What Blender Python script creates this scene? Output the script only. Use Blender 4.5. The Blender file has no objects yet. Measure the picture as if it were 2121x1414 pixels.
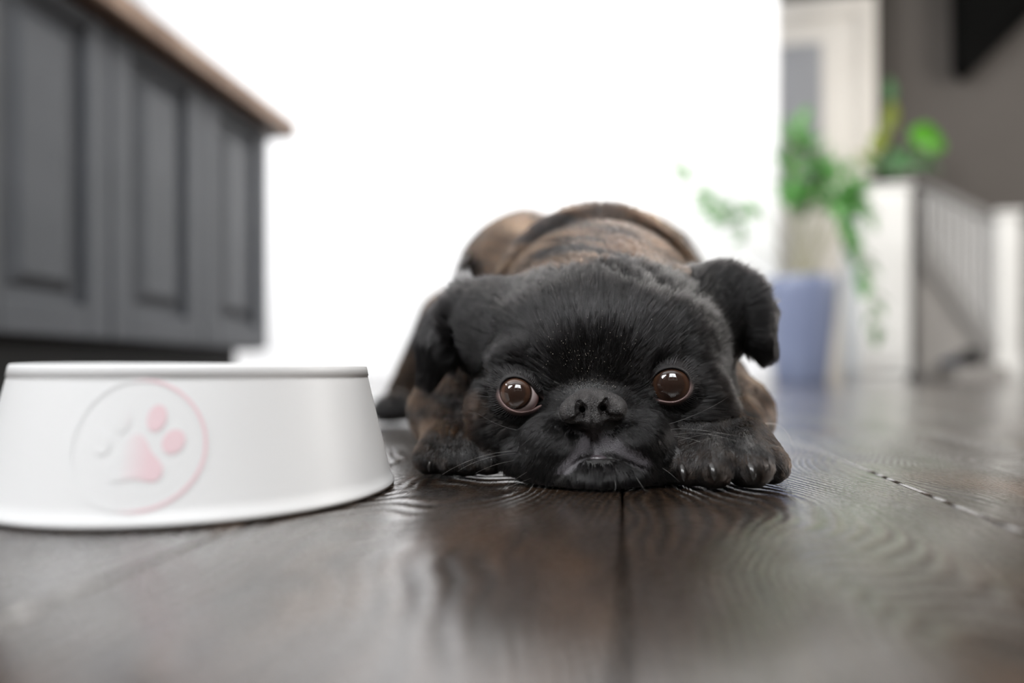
import bpy, math
import numpy as np
from math import sin, cos, pi, radians
rng = np.random.default_rng(7)
sc = bpy.context.scene
COL = sc.collection

# ------------------------------------------------------------------ camera, world, light, exposure
F = 1380.0; HY = 770.0; CH = 0.06          # focal length in pixels, horizon row, camera height
cd = bpy.data.cameras.new('camera'); cam = bpy.data.objects.new('camera', cd); COL.objects.link(cam)
cd.sensor_width = 36; cd.lens = 36 * F / 2121; cd.shift_y = (HY - 707) / 2121
cam.location = (0, 0, CH); cam.rotation_euler = (pi / 2, 0, 0)
cd.clip_start = 0.01; cd.clip_end = 60
cd.dof.use_dof = True; cd.dof.focus_distance = 0.352; cd.dof.aperture_fstop = 1.9
sc.camera = cam
sc.view_settings.view_transform = 'Standard'; sc.view_settings.look = 'None'
sc.view_settings.gamma = 1; sc.view_settings.use_curve_mapping = False
sc.view_settings.exposure = 0.5
cy = sc.cycles
cy.max_bounces = 7; cy.diffuse_bounces = 4; cy.glossy_bounces = 4; cy.transmission_bounces = 4
cy.transparent_max_bounces = 8; cy.use_denoising = True; cy.caustics_reflective = False; cy.caustics_refractive = False
cy.sample_clamp_indirect = 6
try: sc.cycles_curves.subdivisions = 1
except Exception: pass
w = bpy.data.worlds.new('world'); sc.world = w; w.use_nodes = True
w.node_tree.nodes['Background'].inputs[0].default_value = (0.75, 0.85, 1, 1)
w.node_tree.nodes['Background'].inputs[1].default_value = 1.0

A = radians(9.4); CA, SA = cos(A), sin(A)   # the room is turned against the camera
def RV(u, v, z=0.0): return (u * CA + v * SA, -u * SA + v * CA, z)
def UV(x, y): return (x * CA - y * SA, x * SA + y * CA)
def P(px, py, Y): return np.array([(px - 1060.5) * Y / F, Y, CH + (HY - py) * Y / F])

def area(name, u, v, z, sx, sy, direction, power, color=(1, 1, 1), spread=180):
    l = bpy.data.lights.new(name, 'AREA'); l.shape = 'RECTANGLE'; l.size = sx; l.size_y = sy
    l.energy = power; l.color = color; l.spread = radians(spread)
    o = bpy.data.objects.new(name, l); COL.objects.link(o); o.location = RV(u, v, z)
    from mathutils import Vector
    d = Vector(RV(*direction[:2], direction[2]))
    o.rotation_euler = d.to_track_quat('-Z', 'Y').to_euler()
    return o
area('daylight_left_window', -3.16, 1.5, 1.75, 2.6, 1.7, (1, 0.25, -0.05), 140, (0.96, 0.98, 1))
area('daylight_rear_window', 0.25, -1.26, 1.85, 1.3, 1.9, (0, 1, -0.15), 78, (0.96, 0.98, 1))
area('daylight_rear_window_left', -1.9, -1.26, 2.0, 1.2, 1.4, (0.35, 1, -0.35), 118, (0.96, 0.98, 1))
area('added_sheen_light', 0.5, 2.5, 3.17, 1.6, 0.9, (0, -0.25, -1), 75, (1, 0.97, 0.93))  # unseen overhead light, added for sheen on the dog's forehead and back
area('daylight_far_window', 4.96, 2.6, 1.7, 1.4, 1.5, (-1, 0, -0.05), 82, (1, 0.97, 0.93))

# ------------------------------------------------------------------ materials
def mat(name, color=(0.8, 0.8, 0.8), rough=0.5, **kw):
    m = bpy.data.materials.new(name); m.use_nodes = True
    b = m.node_tree.nodes['Principled BSDF']
    b.inputs['Base Color'].default_value = (*color, 1); b.inputs['Roughness'].default_value = rough
    for k, v in kw.items(): b.inputs[k.replace('_', ' ')].default_value = v
    m.diffuse_color = (*color, 1)
    return m
class N:
    """small node helper"""
    def __init__(s, m): s.m = m; s.t = m.node_tree; s.b = s.t.nodes.get('Principled BSDF')
    def n(s, kind, **kw):
        x = s.t.nodes.new(kind)
        for k, v in kw.items():
            if k.startswith('i_'): x.inputs[k[2:].replace('_', ' ')].default_value = v
            else: setattr(x, k, v)
        return x
    def l(s, a, b): s.t.links.new(a, b)
    def math(s, op, a, b=None):
        x = s.n('ShaderNodeMath', operation=op)
        for i, q in enumerate((a, b)):
            if q is None: continue
            if isinstance(q, (int, float)): x.inputs[i].default_value = q
            else: s.l(q, x.inputs[i])
        return x.outputs[0]
    def ramp(s, fac, stops):
        r = s.n('ShaderNodeValToRGB'); e = r.color_ramp.elements
        while len(e) < len(stops): e.new(0.5)
        for q, (p, c) in zip(e, stops): q.position = p; q.color = (*c, 1)
        s.l(fac, r.inputs[0]); return r.outputs[0]
    def bump(s, h, strength, dist, prev=None):
        x = s.n('ShaderNodeBump'); x.inputs['Strength'].default_value = strength; x.inputs['Distance'].default_value = dist
        s.l(h, x.inputs['Height'])
        if prev is not None: s.l(prev, x.inputs['Normal'])
        return x.outputs[0]

def noisy(name, c1, c2, scale, rough=0.5, bump=0.0, bscale=None, dist=0.001, **kw):
    m = mat(name, c1, rough, **kw); q = N(m)
    tc = q.n('ShaderNodeTexCoord'); no = q.n('ShaderNodeTexNoise'); no.inputs['Scale'].default_value = scale; no.inputs['Detail'].default_value = 4
    q.l(tc.outputs['Object'], no.inputs['Vector'])
    q.l(q.ramp(no.outputs[0], [(0.3, c1), (0.7, c2)]), q.b.inputs['Base Color'])
    if bump:
        n2 = q.n('ShaderNodeTexNoise'); n2.inputs['Scale'].default_value = bscale or scale * 4; n2.inputs['Detail'].default_value = 3
        q.l(tc.outputs['Object'], n2.inputs['Vector'])
        q.l(q.bump(n2.outputs[0], bump, dist), q.b.inputs['Normal'])
    return m

M_wall = noisy('wall_paint', (0.86, 0.86, 0.87), (0.89, 0.89, 0.895), 3, 0.85, 0.1, 60)
M_taupe = noisy('taupe_paint', (0.088, 0.077, 0.068), (0.100, 0.088, 0.079), 2, 0.9, 0.1, 60)
M_ceil = noisy('ceiling_paint', (0.84, 0.84, 0.84), (0.87, 0.87, 0.87), 2, 0.9)
M_trimw = noisy('white_gloss_paint', (0.80, 0.79, 0.76), (0.83, 0.82, 0.79), 6, 0.35)
M_cream = noisy('cream_door_paint', (0.72, 0.67, 0.60), (0.76, 0.71, 0.64), 3, 0.45)
M_glass = noisy('frosted_door_panel', (0.30, 0.30, 0.31), (0.34, 0.34, 0.35), 3, 0.35)
M_cab = noisy('charcoal_cabinet_paint', (0.088, 0.094, 0.104), (0.100, 0.106, 0.117), 8, 0.38, 0.05, 90)
M_cabdark = noisy('toe_kick_black', (0.012, 0.012, 0.013), (0.02, 0.02, 0.02), 8, 0.6)
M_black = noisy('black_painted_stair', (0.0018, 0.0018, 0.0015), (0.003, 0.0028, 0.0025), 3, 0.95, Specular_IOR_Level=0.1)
M_dark_trim = noisy('dark_brown_casing', (0.025, 0.02, 0.014), (0.035, 0.028, 0.02), 4, 0.6)
M_pot = noisy('blue_grey_glaze', (0.18, 0.21, 0.32), (0.20, 0.235, 0.35), 5, 0.3)
M_soil = noisy('potting_soil', (0.02, 0.013, 0.008), (0.05, 0.035, 0.02), 60, 0.95, 0.8, 120, 0.01)
M_leaf = noisy('zz_leaf', (0.05, 0.19, 0.035), (0.11, 0.33, 0.06), 14, 0.28)
M_leafy = noisy('olive_leaf', (0.12, 0.16, 0.008), (0.22, 0.27, 0.01), 8, 0.35)
M_leafb = noisy('bright_leaf', (0.055, 0.24, 0.006), (0.085, 0.32, 0.010), 8, 0.35)
M_leafd = noisy('deep_green_leaf', (0.04, 0.12, 0.04), (0.07, 0.19, 0.06), 10, 0.35)
M_stem = noisy('plant_stem', (0.30, 0.30, 0.18), (0.42, 0.38, 0.26), 20, 0.5)
M_bowl = mat('white_glossy_plastic', (0.92, 0.92, 0.92), 0.42, Coat_Weight=0.0, Subsurface_Weight=0.0)
M_print = mat('pink_print_overexposed_left', (0.95, 0.72, 0.75), 0.42); q = N(M_print)
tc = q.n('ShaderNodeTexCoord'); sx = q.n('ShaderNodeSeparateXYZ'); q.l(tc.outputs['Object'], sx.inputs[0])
q.l(q.ramp(q.math('ADD', q.math('MULTIPLY', sx.outputs[0], 40.0), 6.60), [(0.55, (0.92, 0.92, 0.92)), (0.97, (0.94, 0.72, 0.755))]), q.b.inputs['Base Color'])  # ink pales to bowl white leftwards: overexposure painted into the colour
M_shoe = noisy('black_canvas', (0.004, 0.004, 0.004), (0.007, 0.007, 0.008), 40, 0.95)
M_shoeb = noisy('navy_canvas', (0.008, 0.018, 0.04), (0.012, 0.024, 0.05), 40, 0.95)
M_rail = noisy('grey_rail_paint', (0.24, 0.23, 0.22), (0.27, 0.26, 0.25), 5, 0.5)
M_balu = noisy('pale_grey_baluster_paint', (0.50, 0.49, 0.48), (0.54, 0.53, 0.52), 5, 0.5)
M_string = noisy('grey_stringer_paint', (0.30, 0.285, 0.27), (0.34, 0.32, 0.30), 3, 0.6)

def wood_material(name, c_dark, c_mid, c_light, rough=0.26, ring=0.0042, coat=0.0, bumpd=0.0007):
    m = mat(name, c_dark, rough); q = N(m)
    geo = q.n('ShaderNodeNewGeometry'); oi = q.n('ShaderNodeObjectInfo')
    rot = q.n('ShaderNodeVectorRotate'); rot.rotation_type = 'Z_AXIS'; rot.inputs['Angle'].default_value = A
    q.l(geo.outputs['Position'], rot.inputs['Vector'])
    off = q.n('ShaderNodeCombineXYZ')
    r1 = q.math('MULTIPLY', oi.outputs['Random'], 17.3); r2 = q.math('MULTIPLY', oi.outputs['Random'], 53.7)
    q.l(r1, off.inputs[0]); q.l(r2, off.inputs[1])
    add = q.n('ShaderNodeVectorMath', operation='ADD'); q.l(rot.outputs[0], add.inputs[0]); q.l(off.outputs[0], add.inputs[1])
    pv = add.outputs[0]
    # growth rings: the across-board coordinate warped by long smooth noise
    mp = q.n('ShaderNodeMapping'); mp.inputs['Scale'].default_value = (9, 4.2, 1); q.l(pv, mp.inputs[0])
    n1 = q.n('ShaderNodeTexNoise'); n1.inputs['Scale'].default_value = 1; n1.inputs['Detail'].default_value = 2; n1.inputs['Roughness'].default_value = 0.35
    q.l(mp.outputs[0], n1.inputs[0])
    sx = q.n('ShaderNodeSeparateXYZ'); q.l(pv, sx.inputs[0])
    warped = q.math('ADD', q.math('MULTIPLY', sx.outputs[0], 0.55), q.math('MULTIPLY', n1.outputs[0], 0.115))
    s = q.math('SINE', q.math('MULTIPLY', warped, 2 * pi / ring))
    s01 = q.math('ADD', q.math('MULTIPLY', s, 0.5), 0.5)
    # fine fibres
    mf = q.n('ShaderNodeMapping'); mf.inputs['Scale'].default_value = (900, 22, 1); q.l(pv, mf.inputs[0])
    n2 = q.n('ShaderNodeTexNoise'); n2.inputs['Scale'].default_value = 1; n2.inputs['Detail'].default_value = 3; q.l(mf.outputs[0], n2.inputs[0])
    mg = q.n('ShaderNodeMapping'); mg.inputs['Scale'].default_value = (14, 5, 1); q.l(pv, mg.inputs[0])
    n3 = q.n('ShaderNodeTexNoise'); n3.inputs['Scale'].default_value = 1; n3.inputs['Detail'].default_value = 6; q.l(mg.outputs[0], n3.inputs[0])
    n4 = q.n('ShaderNodeTexNoise'); n4.inputs['Scale'].default_value = 160; n4.inputs['Detail'].default_value = 4; q.l(pv, n4.inputs[0])
    base = q.ramp(q.math('MULTIPLY', q.math('ADD', q.math('MULTIPLY', s01, 0.55), 0.45), n2.outputs[0]), [(0.18, c_dark), (0.62, c_mid)])
    mix = q.n('ShaderNodeMix'); mix.data_type = 'RGBA'
    q.l(q.ramp(n3.outputs[0], [(0.52, (0, 0, 0)), (0.8, (1, 1, 1))]), mix.inputs[0])
    q.l(base, mix.inputs[6]); mix.inputs[7].default_value = (*c_light, 1)
    q.l(mix.outputs[2], q.b.inputs['Base Color'])
    rr = q.math('ADD', q.math('MULTIPLY', n4.outputs[0], 0.22), rough - 0.11)
    q.l(rr, q.b.inputs['Roughness'])
    h = q.math('ADD', q.math('MULTIPLY', s01, 0.6), q.math('MULTIPLY', n2.outputs[0], 0.6))
    b1 = q.bump(h, 0.7, bumpd)
    b2 = q.bump(n4.outputs[0], 0.3, 0.0005, b1)
    b3 = q.bump(n3.outputs[0], 0.18, 0.004, b2)
    q.l(b3, q.b.inputs['Normal'])
    q.b.inputs['Coat Weight'].default_value = coat; q.b.inputs['Coat Roughness'].default_value = 0.14; q.b.inputs['Coat IOR'].default_value = 1.65; q.l(b2, q.b.inputs['Coat Normal'])
    return m
M_floor = wood_material('dark_stained_floorboard', (0.009, 0.0062, 0.0045), (0.046, 0.027, 0.016), (0.11, 0.060, 0.031), 0.27, ring=0.0033, coat=1.0)
M_counter = wood_material('oiled_wood_worktop', (0.20, 0.125, 0.085), (0.34, 0.23, 0.165), (0.38, 0.27, 0.20), 0.4, 0.008)
M_gap = mat('floor_gap_dark', (0.016, 0.010, 0.007), 0.8)

# ------------------------------------------------------------------ object helpers
def obj(name, verts, faces, m, parent=None, smooth=False, mats=None, fm=None):
    me = bpy.data.meshes.new(name); me.from_pydata([tuple(map(float, v)) for v in verts], [], [tuple(map(int, f)) for f in faces])
    me.materials.append(m)
    for x in (mats or []): me.materials.append(x)
    if fm is not None: me.polygons.foreach_set('material_index', np.array(fm, 'i'))
    if smooth: me.polygons.foreach_set('use_smooth', np.ones(len(me.polygons), bool))
    me.update()
    o = bpy.data.objects.new(name, me); COL.objects.link(o)
    if parent: o.parent = parent
    return o
def tag(o, label=None, cat=None, group=None, kind=None):
    if label: o['label'] = label
    if cat: o['category'] = cat
    if group: o['group'] = group
    if kind: o['kind'] = kind
    return o
def empty(name, loc, label=None, cat=None, group=None):
    o = bpy.data.objects.new(name, None); COL.objects.link(o); o.location = loc
    o.empty_display_size = 0.05
    bpy.context.view_layer.update()
    return tag(o, label, cat, group)
def put(o, root):
    """parent o, whose mesh is in world coordinates, under root without moving it"""
    o.parent = root
    from mathutils import Matrix
    o.matrix_parent_inverse = Matrix.Translation(root.location).inverted() if root.type == 'EMPTY' else Matrix()
    return o
class MB:
    def __init__(s): s.v = []; s.f = []
    def poly(s, vs, fs):
        n = len(s.v); s.v += [tuple(v) for v in vs]; s.f += [tuple(i + n for i in f) for f in fs]; return s
    def box(s, u0, u1, v0, v1, z0, z1, bev=0.0, rv=True):
        T = RV if rv else (lambda a, b, c: (a, b, c))
        if bev <= 0:
            vs = [T(u, v, z) for z in (z0, z1) for u, v in ((u0, v0), (u1, v0), (u1, v1), (u0, v1))]
            return s.poly(vs, [(3, 2, 1, 0), (4, 5, 6, 7), (0, 1, 5, 4), (1, 2, 6, 5), (2, 3, 7, 6), (3, 0, 4, 7)])
        # chamfered box: 24 vertices
        b = bev; X = [u0, u1]; Y = [v0, v1]; Z = [z0, z1]; sg = (1, -1); vs = []; idx = {}
        for i in range(2):
            for j in range(2):
                for k in range(2):
                    for ax in range(3):
                        p = [X[i] + sg[i] * b, Y[j] + sg[j] * b, Z[k] + sg[k] * b]
                        p[ax] = (X[i], Y[j], Z[k])[ax]
                        idx[i, j, k, ax] = len(vs); vs.append(T(*p))
        fs = []
        for ax in range(3):
            o1, o2 = [(1, 2), (2, 0), (0, 1)][ax]
            for e in range(2):
                quad = []
                for a_, b_ in ((0, 0), (1, 0), (1, 1), (0, 1)):
                    c = [0, 0, 0]; c[ax] = e; c[o1] = a_; c[o2] = b_; quad.append(idx[c[0], c[1], c[2], ax])
                fs.append(tuple(quad if e else quad[::-1]))
            for a_ in range(2):
                for b_ in range(2):   # edges parallel to ax
                    c0 = [0, 0, 0]; c0[o1] = a_; c0[o2] = b_; c1 = list(c0); c1[ax] = 1
                    q = [idx[(*c0, o1)], idx[(*c1, o1)], idx[(*c1, o2)], idx[(*c0, o2)]]
                    fs.append(tuple(q if (a_ + b_) % 2 == 1 else q[::-1]) if True else None)
        for i in range(2):
            for j in range(2):
                for k in range(2):
                    q = [idx[i, j, k, 0], idx[i, j, k, 1], idx[i, j, k, 2]]
                    fs.append(tuple(q if (i + j + k) % 2 == 1 else q[::-1]))
        return s.poly(vs, fs)
    def lathe(s, prof, seg=64, c=(0, 0, 0)):
        n = len(s.v)
        for r, z in prof:
            for k in range(seg):
                t = 2 * pi * k / seg; s.v.append((c[0] + r * cos(t), c[1] + r * sin(t), c[2] + z))
        for i in range(len(prof) - 1):
            for k in range(seg):
                a = n + i * seg + k; b = n + i * seg + (k + 1) % seg
                s.f.append((a, b, b + seg, a + seg))
        return s
    def tube(s, pts, rad, seg=8, caps=True):
        pts = np.array(pts, float); n0 = len(s.v); m = len(pts)
        rad = np.broadcast_to(rad, (m,)) if np.ndim(rad) <= 1 else rad
        T = np.gradient(pts, axis=0); T /= np.linalg.norm(T, axis=1)[:, None] + 1e-12
        up = np.array([0, 0, 1.0]) if abs(T[0][2]) < 0.9 else np.array([1.0, 0, 0])
        for i in range(m):
            a = np.cross(T[i], up); a /= np.linalg.norm(a) + 1e-12; b = np.cross(a, T[i]); up = b
            for k in range(seg):
                t = 2 * pi * k / seg; s.v.append(tuple(pts[i] + rad[i] * (cos(t) * a + sin(t) * b)))
        for i in range(m - 1):
            for k in range(seg):
                a = n0 + i * seg + k; b = n0 + i * seg + (k + 1) % seg
                s.f.append((a, b, b + seg, a + seg))
        if caps:
            s.f.append(tuple(n0 + k for k in range(seg))[::-1]); s.f.append(tuple(n0 + (m - 1) * seg + k for k in range(seg)))
        return s
    def build(s, name, m, parent=None, smooth=False, **kw):
        o = obj(name, s.v, s.f, m, None, smooth, **kw)
        if parent: put(o, parent)
        return o
def struct(name, mb, m): return tag(mb.build(name, m), kind='structure')

# ------------------------------------------------------------------ the room
U0, U1, V0, V1, H = -3.2, 5.0, -1.3, 5.0, 3.2
fl = tag(MB().box(U0, U1, V0, V1, -0.06, -0.022).build('floor', M_gap), kind='structure')
BW = 0.148
boards = {}
k0 = int(math.floor(U0 / BW)); k1 = int(math.ceil(U1 / BW))
r_ = np.random.default_rng(3)
for k in range(k0, k1):
    ends = [V0]; x = V0 + r_.uniform(0.5, 2.2)
    if k in (-1, 0, -2, 1): ends = [V0]; x = V0 + 3.1 + 0.5 * (k % 3)
    while x < V1 - 0.4: ends.append(x); x += r_.uniform(1.7, 2.6)
    ends.append(V1)
    for a_, b_ in zip(ends[:-1], ends[1:]):
        dz = r_.uniform(-0.0005, 0.0)
        g = 0.0006
        mb = MB().box(max(U0, k * BW + g), min(U1, (k + 1) * BW - g), a_ + 0.0006, b_ - 0.0006, -0.022, dz, 0.0009)
        o = mb.build('floorboard', M_floor); o.parent = fl
struct('wall_back', MB().box(U0, 0.88, 4.0, 4.12, 0, H, 0.012), M_wall)
struct('wall_far', MB().box(0.8, U1, V1, V1 + 0.1, 0, H), M_taupe)
struct('wall_left', MB().box(U0 - 0.1, U0, V0, 4.12, 0, H), M_wall)
struct('wall_rear', MB().box(U0, U1, V0 - 0.1, V0, 0, H), M_taupe)
struct('wall_right', MB().box(U1, U1 + 0.1, V0, V1, 0, H), M_taupe)
struct('ceiling', MB().box(U0, U1, V0, V1, H, H + 0.1), M_ceil)
struct('baseboard_back', MB().box(U0, 0.88, 3.982, 4.0, 0, 0.07, 0.004), M_wall)
# windows: frames stand just in front of the daylight
def window(name, axis, c0, c1, z0, z1, at, sgn, nm=1):
    root = MB()
    fw = 0.06
    def bar(a0, a1, y0, y1):
        if axis == 'u': root.box(a0, a1, at, at + sgn * 0.08, y0, y1, 0.006)
        else: root.box(at, at + sgn * 0.08, a0, a1, y0, y1, 0.006) if sgn > 0 else root.box(at + sgn * 0.08, at, a0, a1, y0, y1, 0.006)
    bar(c0 - fw, c0, z0 - fw, z1 + fw); bar(c1, c1 + fw, z0 - fw, z1 + fw); bar(c0, c1, z1, z1 + fw); bar(c0, c1, z0 - fw, z0)
    for i in range(nm):
        x = c0 + (c1 - c0) * (i + 1) / (nm + 1); bar(x - 0.035, x + 0.035, z0, z1)
    bar(c0, c1, z0 + (z1 - z0) * 0.68, z0 + (z1 - z0) * 0.68 + 0.04)
    struct(name, root, M_trimw)
window('window_1', 'u', -0.40, 0.90, 0.9, 2.8, V0, 1, 1)
window('window_2', 'u', -2.5, -1.3, 1.3, 2.7, V0, 1, 1)
window('window_3', 'v', 0.2, 2.8, 0.9, 2.6, U0, 1, 2)
window('window_4', 'v', 1.9, 3.3, 0.95, 2.45, U1, -1, 1)

# tall cream door with a grey glass panel, in the far wall
DU = [UV((x - 1060.5) * 4.62 / F, 4.62) for x in (1585, 1803)]
du0, du1 = DU[0][0], DU[1][0]; dv = 4.88; dz1 = 2.62
dr = empty('door_1', RV((du0 + du1) / 2, dv, 0)); tag(dr, kind='structure')
MB().box(du0, du1, dv, dv + 0.045, 0.0, dz1, 0.004).build('door_leaf', M_cream, dr)
gx1 = UV((1700 - 1060.5) * 4.62 / F, 4.62)[0]
MB().box(du0 + 0.1, gx1, dv - 0.006, dv + 0.002, 1.25, 2.33, 0.002).build('glass_panel', M_glass, dr)
fr = MB(); fr.box(du1 - 0.10, du1 + 0.0, dv - 0.03, dv, 0, dz1, 0.006); fr.box(du0 - 0.1, du0, dv - 0.03, dv, 0, dz1, 0.006); fr.box(du0, du1 - .10, dv - 0.03, dv, dz1 - 0.12, dz1, 0.006)
fr.build('door_frame', M_cream, dr)
struct('trim_1', MB().box(du1, du1 + 0.10, dv - 0.02, V1, 0, H, 0.005), M_dark_trim)
struct('trim_2', MB().box(du0 - 0.1, du1, dv - 0.02, V1, dz1, H, 0.005), M_dark_trim)

# ------------------------------------------------------------------ kitchen island
cab = empty('kitchen_island', RV(-1.5, 0.9, 0), 'dark grey panelled kitchen island along the left side of the room', 'cabinet')
UF = -1.17; VE = 2.07
MB().box(-1.80, UF - 0.022, -0.75, VE - 0.004, 0.13, 0.862, 0.003).build('carcass', M_cab, cab)
MB().box(-1.76, UF - 0.09, -0.70, VE - 0.05, 0.0, 0.13).build('toe_kick', M_cabdark, cab)
v = VE
i = 0
while v > -0.7:
    a0, a1 = v - 0.345, v - 0.003
    d = MB(); z0, z1 = 0.135, 0.858; sw = 0.066
    d.box(UF - 0.022, UF, a0, a0 + sw, z0, z1, 0.003); d.box(UF - 0.022, UF, a1 - sw, a1, z0, z1, 0.003)
    d.box(UF - 0.022, UF, a0 + sw, a1 - sw, z0, z0 + 0.07, 0.003); d.box(UF - 0.022, UF, a0 + sw, a1 - sw, z1 - 0.035, z1, 0.003)
    dd = d.build('door', M_cab, cab)
    b0, b1 = a0 + sw, a1 - sw; c0, c1 = z0 + 0.07, z1 - 0.035
    # raised field with wide sloping edges inside a deep groove
    g = 0.026; s_ = 0.034
    def q(uo, ins): return [RV(UF + uo, b0 + ins, c0 + ins), RV(UF + uo, b1 - ins, c0 + ins), RV(UF + uo, b1 - ins, c1 - ins), RV(UF + uo, b0 + ins, c1 - ins)]
    vs = q(-0.0215, 0) + q(-0.0215, g) + q(-0.004, g + s_ * 0.75) + q(-0.004, g + s_ * 0.75 + 0.002)
    fs = []
    for r in range(3):
        for e in range(4):
            a = r * 4 + e; b = r * 4 + (e + 1) % 4; fs.append((a, b, b + 4, a + 4))
    fs.append((12, 13, 14, 15))
    o = obj('raised_panel', vs, fs, M_cab); o.parent = dd
    v -= 0.348; i += 1
tag(MB().box(-1.86, UF + 0.062, -0.80, VE + 0.075, 0.862, 0.918, 0.006).build('worktop', M_counter),
    'brown wooden worktop lying on the dark grey kitchen island', 'worktop')

# ------------------------------------------------------------------ stair, newel, stand at the right
def px_uv(px, Y): return UV((px - 1060.5) * Y / F, Y)
def zof(py, Y): return CH + (HY - py) * Y / F
st = empty('staircase', RV(2.6, 4.6, 0), 'pale staircase with white balusters and a newel post at the far right', 'staircase')
nu, nv = px_uv(2079, 4.3)
nb = MB().box(nu - 0.065, nu + 0.065, nv - 0.065, nv + 0.065, 0, zof(452, 4.3), 0.008)
nb.box(nu - 0.085, nu + 0.085, nv - 0.085, nv + 0.085, zof(452, 4.3), zof(440, 4.3), 0.01)
nb.box(nu - 0.08, nu + 0.08, nv - 0.08, nv + 0.08, 0, 0.16, 0.01)
nb.build('newel_post', M_trimw, st)
YB = 4.42
bu0, bv0 = px_uv(1885, YB + .12); bu1 = nu - 0.06
def zl(t, a, b): return a + (b - a) * t
ztop0, ztop1 = zof(388, YB), zof(470, YB); zb0, zb1 = zof(478, YB), zof(715, YB)
nbal = 9
for i in range(nbal):
    t = (i + 0.5) / nbal; u = bu0 + (bu1 - bu0) * t
    MB().box(u - 0.017, u + 0.017, nv - 0.017, nv + 0.017, zl(t, zb0, zb1) - 0.05, zl(t, ztop0, ztop1), 0.004).build('baluster', M_balu, st)
def prism(pts, v0, v1, name, m, par):
    n = len(pts); vs = [RV(u, v0, z) for u, z in pts] + [RV(u, v1, z) for u, z in pts]
    fs = [tuple(range(n))[::1], tuple(range(2 * n - 1, n - 1, -1))] + [(j, j + n, (j + 1) % n + n, (j + 1) % n) for j in range(n)]
    o = obj(name, vs, fs, m)
    if par: put(o, par)
    return o
prism([(bu0 - .02, ztop0), (bu1, ztop1), (bu1, ztop1 + 0.05), (bu0 - .02, ztop0 + 0.05)], nv - 0.035, nv + 0.035, 'handrail', M_rail, st)
prism([(bu0 - .02, zb0 - 0.20), (bu1, zb1 - 0.16), (bu1, zb1), (bu0 - .02, zb0)], nv - 0.05, nv + 0.05, 'stringer', M_dark_trim if False else M_rail, st)
prism([(bu0 - .02, 0), (bu1, 0), (bu1, zb1 - 0.16), (bu0 - .02, zb0 - 0.20)], nv - 0.02, nv + 0.04, 'side_panel', M_string, st)
# solid white string wall behind the balusters' flight
for i in range(6):
    MB().box(bu0 + 0.10 * i, bu1 + 0.4, nv + 0.10, nv + 0.62, zl(0, 0, 0) + 0.17 * i, 0.17 * (i + 1) - 0.03, 0.004).build('riser', M_string, st)
    MB().box(bu0 + 0.10 * i, bu1 + 0.4, nv + 0.09, nv + 0.62, 0.17 * (i + 1) - 0.03, 0.17 * (i + 1), 0.006).build('tread', M_rail, st)
MB().box(bu0 + 0.05, bu1 - 0.09, nv - 0.36, nv - 0.055, 0, 0.095, 0.006).build('bottom_step', M_string, st)
su, sv = px_uv(1985, 4.15)
sh = empty('shoe', RV(su, sv - 0.02, 0.096), 'small dark blue and black shoe on the bottom step of the staircase', 'shoe')
pf = []
for t, wd, hh in ((-.11, .026, .05), (-.10, .038, .100), (-.06, .042, .112), (-.02, .042, .092), (.03, .044, .062), (.08, .040, .038), (.11, .028, .028), (.12, .012, .016)):
    ring = [(wd * cos(a_), t, 0.004 + max(0.0, hh * sin(a_)) if sin(a_) > 0 else 0.002) for a_ in np.linspace(0, 2 * pi, 14, endpoint=False)]
    pf.append(ring)
vs = [p for r in pf for p in r]; n_ = 14
fs = [(i * n_ + k, i * n_ + (k + 1) % n_, (i + 1) * n_ + (k + 1) % n_, (i + 1) * n_ + k) for i in range(len(pf) - 1) for k in range(n_)]
fs += [tuple(range(n_))[::-1], tuple((len(pf) - 1) * n_ + k for k in range(n_))]
up_ = obj('upper', vs, fs, M_shoeb, sh, True, mats=[M_shoe], fm=[1 if (j // n_) < 4 else 0 for j in range(len(fs))]); up_.rotation_euler[2] = radians(75)
sole = MB()
outl = [(0.042 * cos(a_) * (1 - 0.12 * sin(a_)), 0.125 * sin(a_)) for a_ in np.linspace(0, 2 * pi, 24, endpoint=False)]
sole.poly([(x, y, 0.0) for x, y in outl] + [(x, y, 0.012) for x, y in outl], [tuple(range(24))[::-1], tuple(range(24, 48))] + [(k, (k + 1) % 24, (k + 1) % 24 + 24, k + 24) for k in range(24)])
so = obj('sole', sole.v, sole.f, M_shoe, sh); so.rotation_euler[2] = radians(75)

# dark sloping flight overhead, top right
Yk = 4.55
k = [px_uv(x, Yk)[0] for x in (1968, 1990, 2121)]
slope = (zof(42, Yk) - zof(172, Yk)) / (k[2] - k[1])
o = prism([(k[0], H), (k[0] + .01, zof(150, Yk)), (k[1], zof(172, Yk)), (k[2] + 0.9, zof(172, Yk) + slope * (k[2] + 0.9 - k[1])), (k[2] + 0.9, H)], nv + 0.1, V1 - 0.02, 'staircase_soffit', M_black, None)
tag(o, kind='structure'); o.name = 'trim_3'

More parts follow.
